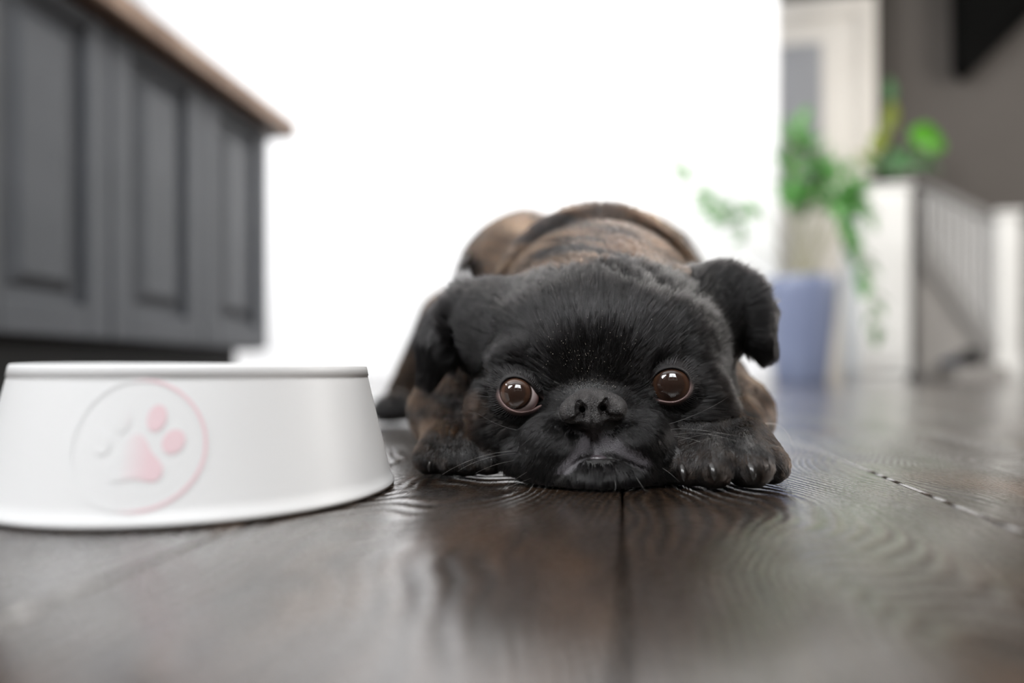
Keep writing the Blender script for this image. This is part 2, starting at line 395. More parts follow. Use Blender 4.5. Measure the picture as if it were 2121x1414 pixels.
sd0 = px_uv(1778, 4.05); sd1 = px_uv(1884, 4.05)
stand_z = zof(380, 4.05)
stand = empty('plant_stand', RV((sd0[0] + sd1[0]) / 2, sd0[1] + 0.16, 0), 'tall white painted cupboard-like stand beside the staircase holding a bright leafed plant', 'stand')
su0, su1 = sd0[0], sd1[0]; sv0 = (sd0[1] + sd1[1]) / 2
MB().box(su0, su1, sv0, sv0 + 0.30, 0.05, stand_z - 0.03, 0.01).build('body', M_trimw, stand)
MB().box(su0 - 0.015, su1 + 0.015, sv0 - 0.015, sv0 + 0.315, stand_z - 0.03, stand_z, 0.008).build('top', M_trimw, stand)
MB().box(su0 + 0.02, su1 - 0.02, sv0 + 0.02, sv0 + 0.28, 0.0, 0.05).build('plinth', M_trimw, stand)
MB().box(su0 + 0.03, su1 - 0.03, sv0 - 0.012, sv0, 0.12, stand_z - 0.08, 0.004).build('door', M_trimw, stand)

# ------------------------------------------------------------------ plants
def leaf_mesh(name, L, W, m, fold=0.18, curl=0.12, nseg=7):
    vs = []; fs = []
    for i in range(nseg + 1):
        t = i / nseg; wd = W * 0.5 * (sin(pi * min(1, t * 0.97 + 0.03)) ** 0.75) * (1 - 0.25 * t)
        zc = curl * L * (0.0 - t * t)
        vs += [(-wd, L * t, zc + fold * wd), (0, L * t, zc), (wd, L * t, zc + fold * wd)]
    for i in range(nseg):
        a = i * 3; fs += [(a, a + 1, a + 4, a + 3), (a + 1, a + 2, a + 5, a + 4)]
    n = len(vs); vs += [(x, y, z - 0.0012) for x, y, z in vs]; fs += [tuple(j + n for j in f[::-1]) for f in fs]
    edge = [i * 3 for i in range(nseg + 1)] + [i * 3 + 2 for i in range(nseg, -1, -1)]
    fs += [(edge[j], edge[j + 1], edge[j + 1] + n, edge[j] + n) for j in range(len(edge) - 1)]
    me = bpy.data.meshes.new(name); me.from_pydata(vs, [], fs); me.materials.append(m)
    me.polygons.foreach_set('use_smooth', np.ones(len(me.polygons), bool)); me.update(); return me
from mathutils import Matrix, Vector
def orient(direction, normal):
    y = Vector(direction).normalized(); z = Vector(normal); z = (z - y * z.dot(y))
    if z.length < 1e-4: z = Vector((1, 0, 0)) - y * y.x
    z.normalize(); x = y.cross(z)
    return Matrix((x, y, z)).transposed()
def bez(pts, n):
    pts = np.array(pts, float); t = np.linspace(0, 1, n)[:, None]
    from math import comb
    d = len(pts) - 1
    return sum(comb(d, i) * (1 - t) ** (d - i) * t ** i * pts[i] for i in range(d + 1))
YP = 3.42
pu = P(1658, 793, YP); pc = (pu[0], YP, 0.0)
pot = empty('zz_plant', pc, 'large leafy plant with arching stems in a tall blue-grey pot against the white wall end', 'plant')
ph = zof(578, YP); R1 = 72 * YP / F; 
prof = [(0.0, 0.0), (R1 * 0.68, 0.0), (R1 * 0.71, 0.012), (R1 * 0.80, ph * 0.3), (R1 * 0.91, ph * 0.62), (R1 * 0.985, ph * 0.9), (R1, ph - 0.006), (R1 * 0.99, ph), (R1 * 0.95, ph - 0.002), (R1 * 0.93, ph - 0.05), (0.0, ph - 0.05)]
MB().lathe(prof, 64, pc).build('pot', M_pot, pot, True)
MB().lathe([(R1 * 0.93, ph - 0.045), (R1 * 0.5, ph - 0.035), (0, ph - 0.033)], 40, pc).build('soil', M_soil, pot, True)
leafm = leaf_mesh('leaflet', 0.105, 0.060, M_leaf)
leafm2 = leaf_mesh('leaflet', 0.09, 0.05, M_leafd)
def frond(points, nl, a0=0.35, scale=1.0, me=leafm, r0=0.0055):
    c = bez(points, 26)
    s = MB().tube(c, np.linspace(r0, 0.0025, 26), 8).build('frond', M_stem, pot, True)
    T = np.gradient(c, axis=0)
    for j in range(nl):
        t = a0 + (1 - a0) * (j + 0.5) / nl; i = int(t * 25); p = c[i]; d = T[i] / np.linalg.norm(T[i])
        side = np.cross(d, (0.15, -1, 0.25)); side /= np.linalg.norm(side)
        if j % 2: side = -side
        dr_ = side * 0.8 + d * 0.75 + r_.normal(size=3) * 0.18
        if j >= nl - 1: dr_ = d
        nrm = np.array([0.1, -0.6, 0.9]) + r_.normal(size=3) * 0.35
        l = bpy.data.objects.new('leaflet', me); COL.objects.link(l)
        l.matrix_world = Matrix.Translation(p) @ orient(dr_, nrm).to_4x4() @ Matrix.Scale(scale * r_.uniform(0.8, 1.15), 4)
        l.parent = s
def PP(px, py, Y): return P(px, py, Y)
base = lambda dx=0, dy=0: np.array([pc[0] + dx, pc[1] + dy, ph - 0.04])
FR = [
    ([base(-.03), PP(1625, 500, 3.42), PP(1520, 530, 3.35), PP(1390, 335, 3.30)], 15, 0.55, 1.0),
    ([base(-.02, -.03), PP(1630, 520, 3.35), PP(1590, 420, 3.3), PP(1480, 430, 3.2)], 11, 0.62, 1.15),
    ([base(.04), PP(1720, 400, 3.4), PP(1800, 480, 3.35), PP(1815, 700, 3.3)], 21, 0.45, 0.95),
    ([base(.0), PP(1655, 420, 3.42), PP(1650, 330, 3.4), PP(1640, 265, 3.4)], 13, 0.4, 1.0),
    ([base(.02), PP(1690, 450, 3.45), PP(1700, 330, 3.45), PP(1665, 290, 3.45)], 13, 0.4, 1.0),
    ([base(.03, .03), PP(1700, 470, 3.5), PP(1760, 380, 3.5), PP(1745, 330, 3.5)], 13, 0.45, 1.0),
    ([base(.05, -.02), PP(1730, 480, 3.38), PP(1780, 420, 3.36), PP(1780, 400, 3.34)], 13, 0.45, 1.0),
    ([base(.01, -.05), PP(1680, 430, 3.33), PP(1720, 380, 3.3), PP(1755, 460, 3.25)], 13, 0.5, 1.0),
    ([base(-.01, .02), PP(1650, 440, 3.5), PP(1620, 360, 3.5), PP(1635, 330, 3.5)], 12, 0.45, 1.0),
    ([base(.0, -.02), PP(1670, 430, 3.36), PP(1700, 370, 3.34), PP(1700, 350, 3.30)], 13, 0.5, 1.0),
    ([base(.03, -.04), PP(1710, 460, 3.32), PP(1740, 420, 3.3), PP(1770, 500, 3.25)], 11, 0.55, 0.9),
    ([base(.01, .01), PP(1640, 460, 3.42), PP(1640, 380, 3.44), PP(1690, 300, 3.45)], 14, 0.4, 1.0),
    ([base(.02, .02), PP(1690, 440, 3.45), PP(1730, 370, 3.47), PP(1700, 330, 3.47)], 14, 0.45, 1.0),
    ([base(.0, .03), PP(1640, 420, 3.46), PP(1600, 330, 3.48), PP(1660, 250, 3.48)], 14, 0.4, 1.0),
    ([base(.03, -.01), PP(1700, 430, 3.38), PP(1750, 350, 3.38), PP(1800, 450, 3.35)], 14, 0.5, 1.0),
    ([base(.02, .0), PP(1660, 450, 3.4), PP(1660, 400, 3.4), PP(1640, 400, 3.3)], 12, 0.5, 1.0),
]
for f in FR: frond(*f)
# second plant, on the stand
p2c = np.array(RV((su0 + su1) / 2 + 0.03, sv0 + 0.15, stand_z))
pl2 = empty('potted_plant', tuple(p2c + [0, 0, 0.001]), 'smaller plant with olive and bright green round leaves on the tall white stand', 'plant')
MB().lathe([(0, 0), (0.06, 0), (0.075, 0.07), (0.08, 0.085), (0.072, 0.085), (0.068, 0.06), (0, 0.06)], 40, p2c).build('pot', M_leafd if False else M_black, pl2, True)
MB().lathe([(0.07, 0.062), (0, 0.07)], 24, p2c).build('soil', M_soil, pl2, True)
def big_leaf(px, py, Y, L, W, ang, m, tilt=0.5, ls=None):
    tip = P(px, py, Y); b = p2c + np.array([0, 0, 0.07])
    d = np.array([cos(radians(ang)), 0.1, sin(radians(ang))]); start = tip - d * L / 2
    st_ = MB().tube(bez([b, b * .5 + start * .5 + np.array([0, 0, .08]), start], 14), np.linspace(0.004, 0.0025, 14), 6).build('stem', M_stem, pl2, True)
    me = leaf_mesh('leaf', L, W, m, 0.15, 0.1, 9)
    l = bpy.data.objects.new('leaf', me); COL.objects.link(l)
    l.matrix_world = Matrix.Translation(start) @ orient(d, (0.2, -1, tilt)).to_4x4()
    l.parent = st_
big_leaf(1925, 290, 4.1, 0.27, 0.25, -12, M_leafb, 0.25)
big_leaf(1845, 240, 4.15, 0.24, 0.12, 70, M_leafy)
big_leaf(1822, 290, 4.12, 0.22, 0.12, 60, M_leafy)
big_leaf(1800, 335, 4.1, 0.20, 0.12, 130, M_leafy)
for a_ in [(x_, min(y_, 340), d_) for x_, y_, d_ in [(1835, 350, 150), (1860, 355, 60), (1885, 360, 20), (1915, 362, 10), (1930, 375, -20), (1850, 325, 85), (1875, 320, 40), (1900, 345, 15), (1815, 365, 170), (1845, 185, 85)]]:
    big_leaf(a_[0], a_[1], 4.1 + r_.uniform(-.08, .08), 0.17, 0.085, a_[2], M_leafd, r_.uniform(.2, 1))

# ------------------------------------------------------------------ food bowl
BX, BY, BR, Br, BZ = -0.1596, 0.3468, 0.0967, 0.0814, 0.0634
bowl = empty('dog_bowl', (BX, BY, 0), 'white plastic pet food bowl with a pink paw print in front of the island', 'bowl')
prof = [(BR - 0.004, 0.0), (BR, 0.0006), (BR + 0.0003, 0.0022)]
for t in np.linspace(0.06, 0.89, 12):
    prof.append((BR + (Br - BR) * t ** 0.94, BZ * t))
zr = BZ - 0.0054; rr0 = BR + (Br - BR) * 0.915
prof += [(rr0 - 0.00005, zr - 0.0002), (rr0 + 0.00035, zr + 0.0002), (Br + 0.0008, BZ - 0.0008), (Br + 0.0002, BZ), (Br - 0.002, BZ), (Br - 0.003, BZ - 0.001),
         (Br - 0.006, BZ - 0.02), (Br - 0.012, BZ - 0.040), (Br - 0.022, 0.016), (0.0, 0.014)]
MB().lathe(prof, 192, (BX, BY, 0)).build('basin', M_bowl, bowl, True)
th0 = math.atan2(0.26 - BY, (290 - 1060.5) * 0.262 / F - BX)
def on_bowl(s, t, off=0.00025):
    z = 0.0318 + t; tt = (z / BZ); r = BR + (Br - BR) * max(tt, 0.001) ** 0.94 + off
    a = th0 + s / 0.089
    return (BX + r * cos(a), BY + r * sin(a), z)
def ell(cx, cz, rx, rz, rot, n=28): return [(cx + rx * cos(a) * cos(rot) - rz * sin(a) * sin(rot), cz + rx * cos(a) * sin(rot) + rz * sin(a) * cos(rot)) for a in np.linspace(0, 2 * pi, n, endpoint=False)]
def decal(name, poly, parent):
    c = np.mean(poly, axis=0); n = len(poly)
    vs = [on_bowl(*c)]
    for k_ in (0.35, 0.7, 1.0): vs += [on_bowl(*(c + (np.array(p) - c) * k_)) for p in poly]
    fs = [(0, 1 + i, 1 + (i + 1) % n) for i in range(n)]
    for r in range(2): fs += [(1 + r * n + i, 1 + (r + 1) * n + i, 1 + (r + 1) * n + (i + 1) % n, 1 + r * n + (i + 1) % n) for i in range(n)]
    return put(obj(name, vs, fs, M_print, None, True), parent)
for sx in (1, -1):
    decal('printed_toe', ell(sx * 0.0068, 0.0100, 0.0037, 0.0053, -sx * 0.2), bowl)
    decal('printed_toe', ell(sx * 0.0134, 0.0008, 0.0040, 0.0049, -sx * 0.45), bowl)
pad = [(0, 4.2), (2.5, 3.2), (4.4, 0), (5.6, -2.8), (8.6, -6), (10.2, -9), (9.8, -12.2), (7.5, -14.2), (4.5, -14), (2.0, -13.2), (0, -13)]
pad = [(x * 0.001, y * 0.001) for x, y in pad] + [(-x * 0.001, y * 0.001) for x, y in pad[-2:0:-1]]
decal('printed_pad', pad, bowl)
rg = []; nr = 96
for a_ in np.linspace(0, 2 * pi, nr, endpoint=False):
    for r in (0.0243, 0.0257): rg.append(on_bowl(r * cos(a_), r * sin(a_)))
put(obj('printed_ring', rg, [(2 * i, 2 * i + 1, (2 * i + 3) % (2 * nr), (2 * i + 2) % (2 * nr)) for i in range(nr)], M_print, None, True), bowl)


# ------------------------------------------------------------------ the dog: one skin surface from a blended distance field
class Field:
    """rectilinear grid; every primitive is blended in only inside its own box"""
    def __init__(s, X, Y, Z, cap=0.05): s.X, s.Y, s.Z = [a.astype('f4') for a in (X, Y, Z)]; s.F = np.full((len(X), len(Y), len(Z)), cap, 'f4'); s.cap = cap
    def sl(s, lo, hi, m):
        r = []
        for a, l, h in zip((s.X, s.Y, s.Z), lo, hi):
            r.append(slice(max(0, np.searchsorted(a, l - m)), min(len(a), np.searchsorted(a, h + m) + 1)))
        return tuple(r)
    def grid(s, sl): return np.meshgrid(s.X[sl[0]], s.Y[sl[1]], s.Z[sl[2]], indexing='ij', copy=False, sparse=True)
    def add(s, prim, k, op='u', m=0.014):
        lo, hi, fn = prim; m = max(m, k * 1.6)
        sl = s.sl(lo, hi, m)
        if any(x.stop - x.start < 1 for x in sl): return
        d = fn(*s.grid(sl)); a = s.F[sl]
        if op == 'u': h = np.maximum(k - np.abs(a - d), 0) / k; s.F[sl] = np.minimum(a, d) - h * h * k * 0.25
        else: d = -d; h = np.maximum(k - np.abs(a - d), 0) / k; s.F[sl] = np.maximum(a, d) + h * h * k * 0.25
    def mesh(s):
        F = s.F; S = F < 0
        n = [a - 1 for a in F.shape]
        cnt = np.zeros(n, 'u1')
        for dx in (0, 1):
            for dy in (0, 1):
                for dz in (0, 1): cnt += S[dx:n[0] + dx, dy:n[1] + dy, dz:n[2] + dz]
        act = (cnt > 0) & (cnt < 8); ii, jj, kk = np.nonzero(act)
        idm = np.full(n, -1, 'i4'); idm[ii, jj, kk] = np.arange(len(ii))
        acc = np.zeros((len(ii), 3)); c = np.zeros(len(ii))
        corners = {(dx, dy, dz): F[ii + dx, jj + dy, kk + dz] for dx in (0, 1) for dy in (0, 1) for dz in (0, 1)}
        for ax in range(3):
            o = [a for a in range(3) if a != ax]
            for p in (0, 1):
                for q in (0, 1):
                    c0 = [0, 0, 0]; c0[o[0]] = p; c0[o[1]] = q; c1 = list(c0); c1[ax] = 1
                    f0, f1 = corners[tuple(c0)], corners[tuple(c1)]
                    cr = (f0 < 0) != (f1 < 0); t = np.where(cr, f0 / np.where(cr, f0 - f1, 1), 0)
                    for a in range(3): acc[:, a] += np.where(cr, (t if a == ax else c0[a]), 0)
                    c += cr
        acc /= np.maximum(c, 1)[:, None]
        V = np.empty_like(acc)
        for a, (ix, g) in enumerate(((ii, s.X), (jj, s.Y), (kk, s.Z))): V[:, a] = g[ix] + acc[:, a] * (g[ix + 1] - g[ix])
        Q = []
        for ax in range(3):
            b, d = (ax + 1) % 3, (ax + 2) % 3
            sa = [slice(None)] * 3; sb = [slice(None)] * 3
            sa[ax] = slice(0, -1); sb[ax] = slice(1, None)
            for o in (b, d): sa[o] = slice(1, -1); sb[o] = slice(1, -1)
            A0 = S[tuple(sa)]; B0 = S[tuple(sb)]; e = np.nonzero(A0 != B0)
            g = [e[0], e[1], e[2]]; g[b] = g[b] + 1; g[d] = g[d] + 1
            def id_(ob, od):
                h = list(g); h[b] = h[b] + ob; h[d] = h[d] + od; return idm[h[0], h[1], h[2]]
            q = np.stack([id_(-1, -1), id_(0, -1), id_(0, 0), id_(-1, 0)], 1)
            flip = ~A0[e]
            q[flip] = q[flip][:, ::-1]; Q.append(q)
        Q = np.concatenate(Q); Q = Q[(Q >= 0).all(1)]
        return V, Q
def np_mesh(name, V, Q, m, parent=None, smooth=True):
    me = bpy.data.meshes.new(name); me.vertices.add(len(V)); me.vertices.foreach_set('co', V.astype('f4').ravel())
    k_ = Q.shape[1]; me.loops.add(Q.size); me.loops.foreach_set('vertex_index', Q.astype('i4').ravel())
    me.polygons.add(len(Q)); me.polygons.foreach_set('loop_start', np.arange(0, Q.size, k_, dtype='i4'))
    me.polygons.foreach_set('loop_total', np.full(len(Q), k_, 'i4'))
    me.update(calc_edges=True); me.validate()
    me.polygons.foreach_set('use_smooth', np.full(len(me.polygons), smooth)); me.materials.append(m)
    o = bpy.data.objects.new(name, me); COL.objects.link(o)
    if parent: put(o, parent)
    return o
def rotm(ax, deg):
    return np.array(Matrix.Rotation(radians(deg), 3, ax))
def E3(c, r, R=None):
    """ellipsoid"""
    c = np.array(c, 'f4'); r = np.array(r, 'f4'); big = float(r.max()) if R is not None else r
    def fn(x, y, z):
        x = x - c[0]; y = y - c[1]; z = z - c[2]
        if R is not None: x, y, z = (R[0, 0] * x + R[1, 0] * y + R[2, 0] * z), (R[0, 1] * x + R[1, 1] * y + R[2, 1] * z), (R[0, 2] * x + R[1, 2] * y + R[2, 2] * z)
        k0 = np.sqrt((x / r[0]) ** 2 + (y / r[1]) ** 2 + (z / r[2]) ** 2); k1 = np.sqrt((x / r[0] ** 2) ** 2 + (y / r[1] ** 2) ** 2 + (z / r[2] ** 2) ** 2)
        return (k0 * (k0 - 1) / (k1 + 1e-9)).astype('f4')
    return (c - big, c + big, fn)
def C3(a, b, ra, rb=None):
    """tapered capsule"""
    a = np.array(a, 'f4'); b = np.array(b, 'f4'); rb = ra if rb is None else rb; ab = b - a; L2 = float(ab @ ab)
    def fn(x, y, z):
        t = np.clip(((x - a[0]) * ab[0] + (y - a[1]) * ab[1] + (z - a[2]) * ab[2]) / L2, 0, 1)
        return (np.sqrt((x - a[0] - t * ab[0]) ** 2 + (y - a[1] - t * ab[1]) ** 2 + (z - a[2] - t * ab[2]) ** 2) - (ra + (rb - ra) * t)).astype('f4')
    R_ = max(ra, rb); return (np.minimum(a, b) - R_, np.maximum(a, b) + R_, fn)

def axis(segs):
    out = [segs[0][0]]
    for a, b, h in segs:
        n_ = max(1, int(round((b - a) / h))); out += list(a + (b - a) * (np.arange(n_) + 1) / n_)
    return np.array(out)
GX = axis([(-0.17, -0.066, 0.0025), (-0.066, -0.03, 0.0014), (-0.03, 0.13, 0.001), (0.13, 0.165, 0.0014), (0.165, 0.25, 0.003)])
GY = axis([(0.30, 0.32, 0.0014), (0.32, 0.385, 0.001), (0.385, 0.47, 0.0015), (0.47, 0.92, 0.004)])
GZ = axis([(-0.004, 0.10, 0.001), (0.10, 0.14, 0.0015), (0.14, 0.27, 0.0035)])
D = Field(GX, GY, GZ)
PR = []      # (primitive, k, region, op)
def A_(region, prim, k=0.012, op='u'): PR.append((prim, k, region, op))
# trunk and rump
A_('body', C3((0.066, 0.50, 0.100), (0.068, 0.74, 0.112), 0.068, 0.100), 0.02)
A_('body', E3((0.000, 0.73, 0.145), (0.062, 0.095, 0.078)), 0.03)
A_('body', E3((0.146, 0.73, 0.142), (0.062, 0.095, 0.078)), 0.03)
A_('body', E3((0.018, 0.745, 0.178), (0.045, 0.070, 0.058)), 0.02)
A_('body', E3((0.130, 0.745, 0.178), (0.045, 0.070, 0.058)), 0.02)
A_('body', C3((0.073, 0.64, 0.170), (0.075, 0.78, 0.212), 0.018, 0.020), 0.02)
# neck and its skin rolls
A_('neck', C3(P(1245, 720, 0.45), P(1215, 690, 0.56), 0.066, 0.078), 0.03)
for yy, lean in ((0.512, 0.002), (0.548, 0.007)):
    Rr = 0.070 + 0.034 * (yy - 0.5) / 0.24 - lean; zc_ = 0.100 + 0.016 * (yy - 0.5) / 0.24
    pts = [np.array([0.067 + (Rr + 0.001) * sin(a_), yy + 0.02 * (1 - cos(a_)), zc_ + (Rr + 0.001) * cos(a_)]) for a_ in np.linspace(-1.25, 1.25, 11)]
    for a, b in zip(pts[:-1], pts[1:]): A_('neck', C3(a, b, 0.0115), 0.014)
A_('body', E3((0.066, 0.60, 0.052), (0.078, 0.16, 0.055)), 0.03)
A_('hind', E3((0.160, 0.765, 0.080), (0.045, 0.080, 0.066)), 0.02)
A_('hind', C3((0.178, 0.80, 0.016), (0.182, 0.70, 0.014), 0.017, 0.014), 0.012)
# hind leg, left of the picture
A_('hind', C3(P(935, 672, 0.77), P(850, 812, 0.80), 0.036, 0.026), 0.025)
A_('hind', C3(P(975, 680, 0.77), P(1020, 700, 0.74), 0.042, 0.06), 0.03)
A_('hind', C3(P(872, 838, 0.80), P(812, 846, 0.77), 0.017, 0.015), 0.014)
A_('hind', E3(P(806, 848, 0.765), (0.016, 0.026, 0.014)), 0.012)
# front legs
A_('leg', C3(P(1000, 760, 0.52), P(925, 850, 0.475), 0.034, 0.023), 0.02)
A_('leg', C3(P(925, 853, 0.475), P(948, 925, 0.41), 0.0215, 0.017), 0.015)
A_('leg', C3(P(1440, 760, 0.52), P(1520, 855, 0.455), 0.030, 0.0215), 0.02)
A_('leg', C3(P(1520, 858, 0.455), P(1508, 912, 0.385), 0.0215, 0.0175), 0.015)
A_('paw', E3(P(947, 930, 0.411), (0.0215, 0.026, 0.0135)), 0.010)
for x, y, yy, r in ((891, 951, 0.391, 0.0098), (930, 943, 0.387, 0.0092), (968, 944, 0.385, 0.0100), (1010, 945, 0.388, 0.0092)):
    c = P(x, y, yy); c[2] = r * 1.02; A_('toe', E3(c, (r, 0.0165, r * 1.08)), 0.0025); A_('toe', C3(c + (0, 0.004, 0.004), P(947 + (x - 947) * .65, 908, 0.412), r * .86, r * .8), 0.003)
A_('paw', E3(P(1508, 940, 0.372), (0.0235, 0.028, 0.0155)), 0.010)
for x, y, yy, r in ((1424, 975, 0.352, 0.0102), (1473, 978, 0.345, 0.0112), (1549, 978, 0.345, 0.0118), (1588, 965, 0.358, 0.0102)):
    c = P(x, y, yy); c[2] = r * 1.05; A_('toe', E3(c, (r, 0.0175, r * 1.12)), 0.0025); A_('toe', C3(c + (0, 0.004, 0.006), P(1508 + (x - 1508) * .65, 898, 0.374), r * .88, r * .8), 0.003)
# head
A_('head', E3(P(1243, 700, 0.430), (0.0765, 0.070, 0.0400)), 0.02)
A_('head', E3(P(1250, 790, 0.422), (0.0730, 0.062, 0.0420)), 0.02)
A_('head', E3(P(1250, 850, 0.420), (0.0700, 0.056, 0.036)), 0.02)
A_('head', E3(P(1232, 905, 0.392), (0.0500, 0.040, 0.030)), 0.02)
A_('head', E3(P(1227, 745, 0.378), (0.030, 0.024, 0.022)), 0.015)
A_('brow', E3(P(1085, 745, 0.386), (0.022, 0.020, 0.015)), 0.010)
A_('brow', E3(P(1375, 730, 0.386), (0.022, 0.020, 0.015)), 0.010)
A_('cheek', E3(P(1050, 850, 0.385), (0.022, 0.020, 0.022)), 0.012)
A_('cheek', E3(P(1425, 840, 0.385), (0.022, 0.020, 0.022)), 0.012)
# muzzle: two upper-lip lobes, a chin
A_('muzzle', E3(P(1228, 862, 0.360), (0.020, 0.0165, 0.0150)), 0.008)
A_('muzzle', E3(P(1165, 922, 0.3560), (0.0215, 0.0185, 0.0155), rotm('Y', 28)), 0.006)
A_('muzzle', E3(P(1303, 915, 0.3560), (0.0215, 0.0185, 0.0155), rotm('Y', -28)), 0.006)
A_('muzzle', E3(P(1118, 950, 0.362), (0.019, 0.019, 0.0115)), 0.010)
A_('muzzle', E3(P(1350, 945, 0.362), (0.019, 0.019, 0.0115)), 0.010)
A_('chin', E3(P(1237, 976, 0.3530), (0.0270, 0.0190, 0.0108)), 0.006)
A_('chin', E3(P(1232, 980, 0.362), (0.038, 0.024, 0.0095)), 0.010)
# ears: sheets of tapered ribs hanging from the skull corners
def rib(pts, rs):
    for i in range(len(pts) - 1): A_('ear', C3(P(*pts[i]), P(*pts[i + 1]), rs[i], rs[i + 1]), 0.013)
A_('head', E3(P(1010, 680, 0.440), (0.024, 0.030, 0.026)), 0.022)
A_('head', E3(P(1475, 650, 0.436), (0.024, 0.030, 0.026)), 0.022)
R4 = [0.012, 0.0080, 0.0052, 0.0022]
rib([(1008, 662, .440), (962, 655, .440), (930, 675, .434), (915, 712, .430)], [0.020, 0.014, 0.009, .007])
for mid, tip in (((902, 706), (888, 772)), ((910, 712), (889, 778)), ((921, 712), (892, 770)), ((934, 704), (902, 742))):
    rib([(977, 660, .440), ((970 + mid[0]) / 2, (658 + mid[1]) / 2 - 10, .437), (*mid, .430), (*tip, .426)], R4)
rib([(1450, 645, .436), (1500, 615, .430), (1530, 630, .424), (1550, 660, .420)], [0.020, 0.014, 0.009, .007])
for mid, tip in (((1564, 648), (1586, 722)), ((1556, 653), (1584, 722)), ((1545, 655), (1578, 712)), ((1532, 652), (1558, 690))):
    rib([(1478, 632, .432), ((1490 + mid[0]) / 2, (625 + mid[1]) / 2 - 8, .426), (*mid, .420), (*tip, .416)], R4)
# cut-outs: eye sockets, mouth line, philtrum
EYES = [dict(c=P(1073, 818, 0.3655), r=0.0118, iris=(1066, 812), ir=33,
             poly=[(1035, 815), (1039, 798), (1050, 786), (1067, 782), (1085, 787), (1100, 799), (1112, 815), (1126, 832), (1113, 842), (1096, 850), (1076, 852), (1057, 846), (1042, 833)]),
        dict(c=P(1390, 797, 0.3635), r=0.0125, iris=(1388, 795), ir=41.5,
             poly=[(1337, 813), (1350, 790), (1365, 772), (1386, 764), (1408, 767), (1423, 779), (1429, 797), (1424, 814), (1410, 826), (1390, 831), (1368, 828), (1352, 821)])]
for e in EYES:
    c = e['c']; f_ = P(0, 0, 1) * 0; d_ = np.array([0, 0, CH]) - c; d_ /= np.linalg.norm(d_)
    e['d'] = d_
    A_('cut', E3(c + d_ * 0.002, (e['r'] + 0.0003,) * 3), 0.002, 's')
for (prim, k_, reg, op) in PR:
    if op == 'u': D.add(prim, k_, op)
def surf(px_, py_, fld=None, y0=0.31, y1=0.5):
    """depth at which the sight line through a pixel meets the skin"""
    fld = fld or D
    for yy in np.arange(y0, y1, 0.0003):
        p = P(px_, py_, yy); i_ = [min(len(a) - 1, np.searchsorted(a, v_)) for a, v_ in zip((fld.X, fld.Y, fld.Z), p)]
        if fld.F[tuple(i_)] < 0: return yy
    return y1
def PS(px_, py_, dy=0.0, fld=None): return P(px_, py_, surf(px_, py_, fld) + dy)
def groove(pts, rs, k, dy=0.0004):
    q_ = [PS(*p, dy) for p in pts]
    for a, b, ra, rb in zip(q_[:-1], q_[1:], rs[:-1], rs[1:]): A_('cut', C3(a, b, ra, rb), k, 's')
groove([(1228, 886), (1231, 912), (1234, 938)], [0.0008, 0.0013, 0.0020], 0.0018)
groove([(1236, 944), (1205, 950), (1175, 972), (1150, 995)], [0.0015, 0.0010, 0.0007, 0.0004], 0.0012)
groove([(1236, 944), (1272, 947), (1310, 962), (1345, 975)], [0.0015, 0.0010, 0.0007, 0.0004], 0.0012)
groove([(1196, 893), (1212, 888), (1226, 890)], [0.0006, 0.0010, 0.0008], 0.0015)
groove([(1262, 890), (1244, 888), (1230, 890)], [0.0006, 0.0010, 0.0008], 0.0015)
for (prim, k_, reg, op) in PR:
    if op == 's': D.add(prim, k_, op)

# floor contact
D.F = np.maximum(D.F, (0.0010 - D.Z)[None, None, :])
BV, BQ = D.mesh()
fur_skin = mat('dog_skin', (0.010, 0.008, 0.007), 0.5)
q = N(fur_skin)
at = q.n('ShaderNodeAttribute', attribute_name='skin'); 
tc = q.n('ShaderNodeTexCoord'); vo = q.n('ShaderNodeTexVoronoi'); vo.inputs['Scale'].default_value = 1700; q.l(tc.outputs['Object'], vo.inputs['Vector'])
no = q.n('ShaderNodeTexNoise'); no.inputs['Scale'].default_value = 260; no.inputs['Detail'].default_value = 3; q.l(tc.outputs['Object'], no.inputs['Vector'])
q.l(at.outputs['Color'], q.b.inputs['Base Color'])
q.l(q.bump(q.math('ADD', vo.outputs['Distance'], no.outputs[0]), 0.6, 0.0003), q.b.inputs['Normal'])

dog = empty('dog', (0.06, 0.55, 0), 'small black flat-faced dog lying with its chin on the dark floorboards', 'dog')
body = np_mesh('body', BV, BQ, fur_skin, dog)

# ---- surface sampling for the fur
def prim_regions(Pt):
    names = sorted({p[2] for p in PR if p[3] == 'u'}); best = np.full(len(Pt), 1e9, 'f4'); idx = np.zeros(len(Pt), 'i4')
    for prim, k_, reg, op in PR:
        if op != 'u': continue
        d = prim[2](Pt[:, 0], Pt[:, 1], Pt[:, 2]); m_ = d < best; best[m_] = d[m_]; idx[m_] = names.index(reg)
    return np.array(names)[idx]
def face_data(V, Q):
    a, b, c, d = (V[Q[:, i]] for i in range(4)); n_ = np.cross(c - a, d - b); ar = np.linalg.norm(n_, axis=1) * 0.5
    return n_ / (2 * ar[:, None] + 1e-12), ar
fn_, fa_ = face_data(BV, BQ)
vn = np.zeros_like(BV)
for i in range(4): np.add.at(vn, BQ[:, i], fn_ * fa_[:, None])
vn /= np.linalg.norm(vn, axis=1)[:, None] + 1e-12
fc = BV[BQ].mean(1)
def to_px(p): return 1060.5 + F * p[:, 0] / p[:, 1], HY - F * (p[:, 2] - CH) / p[:, 1]
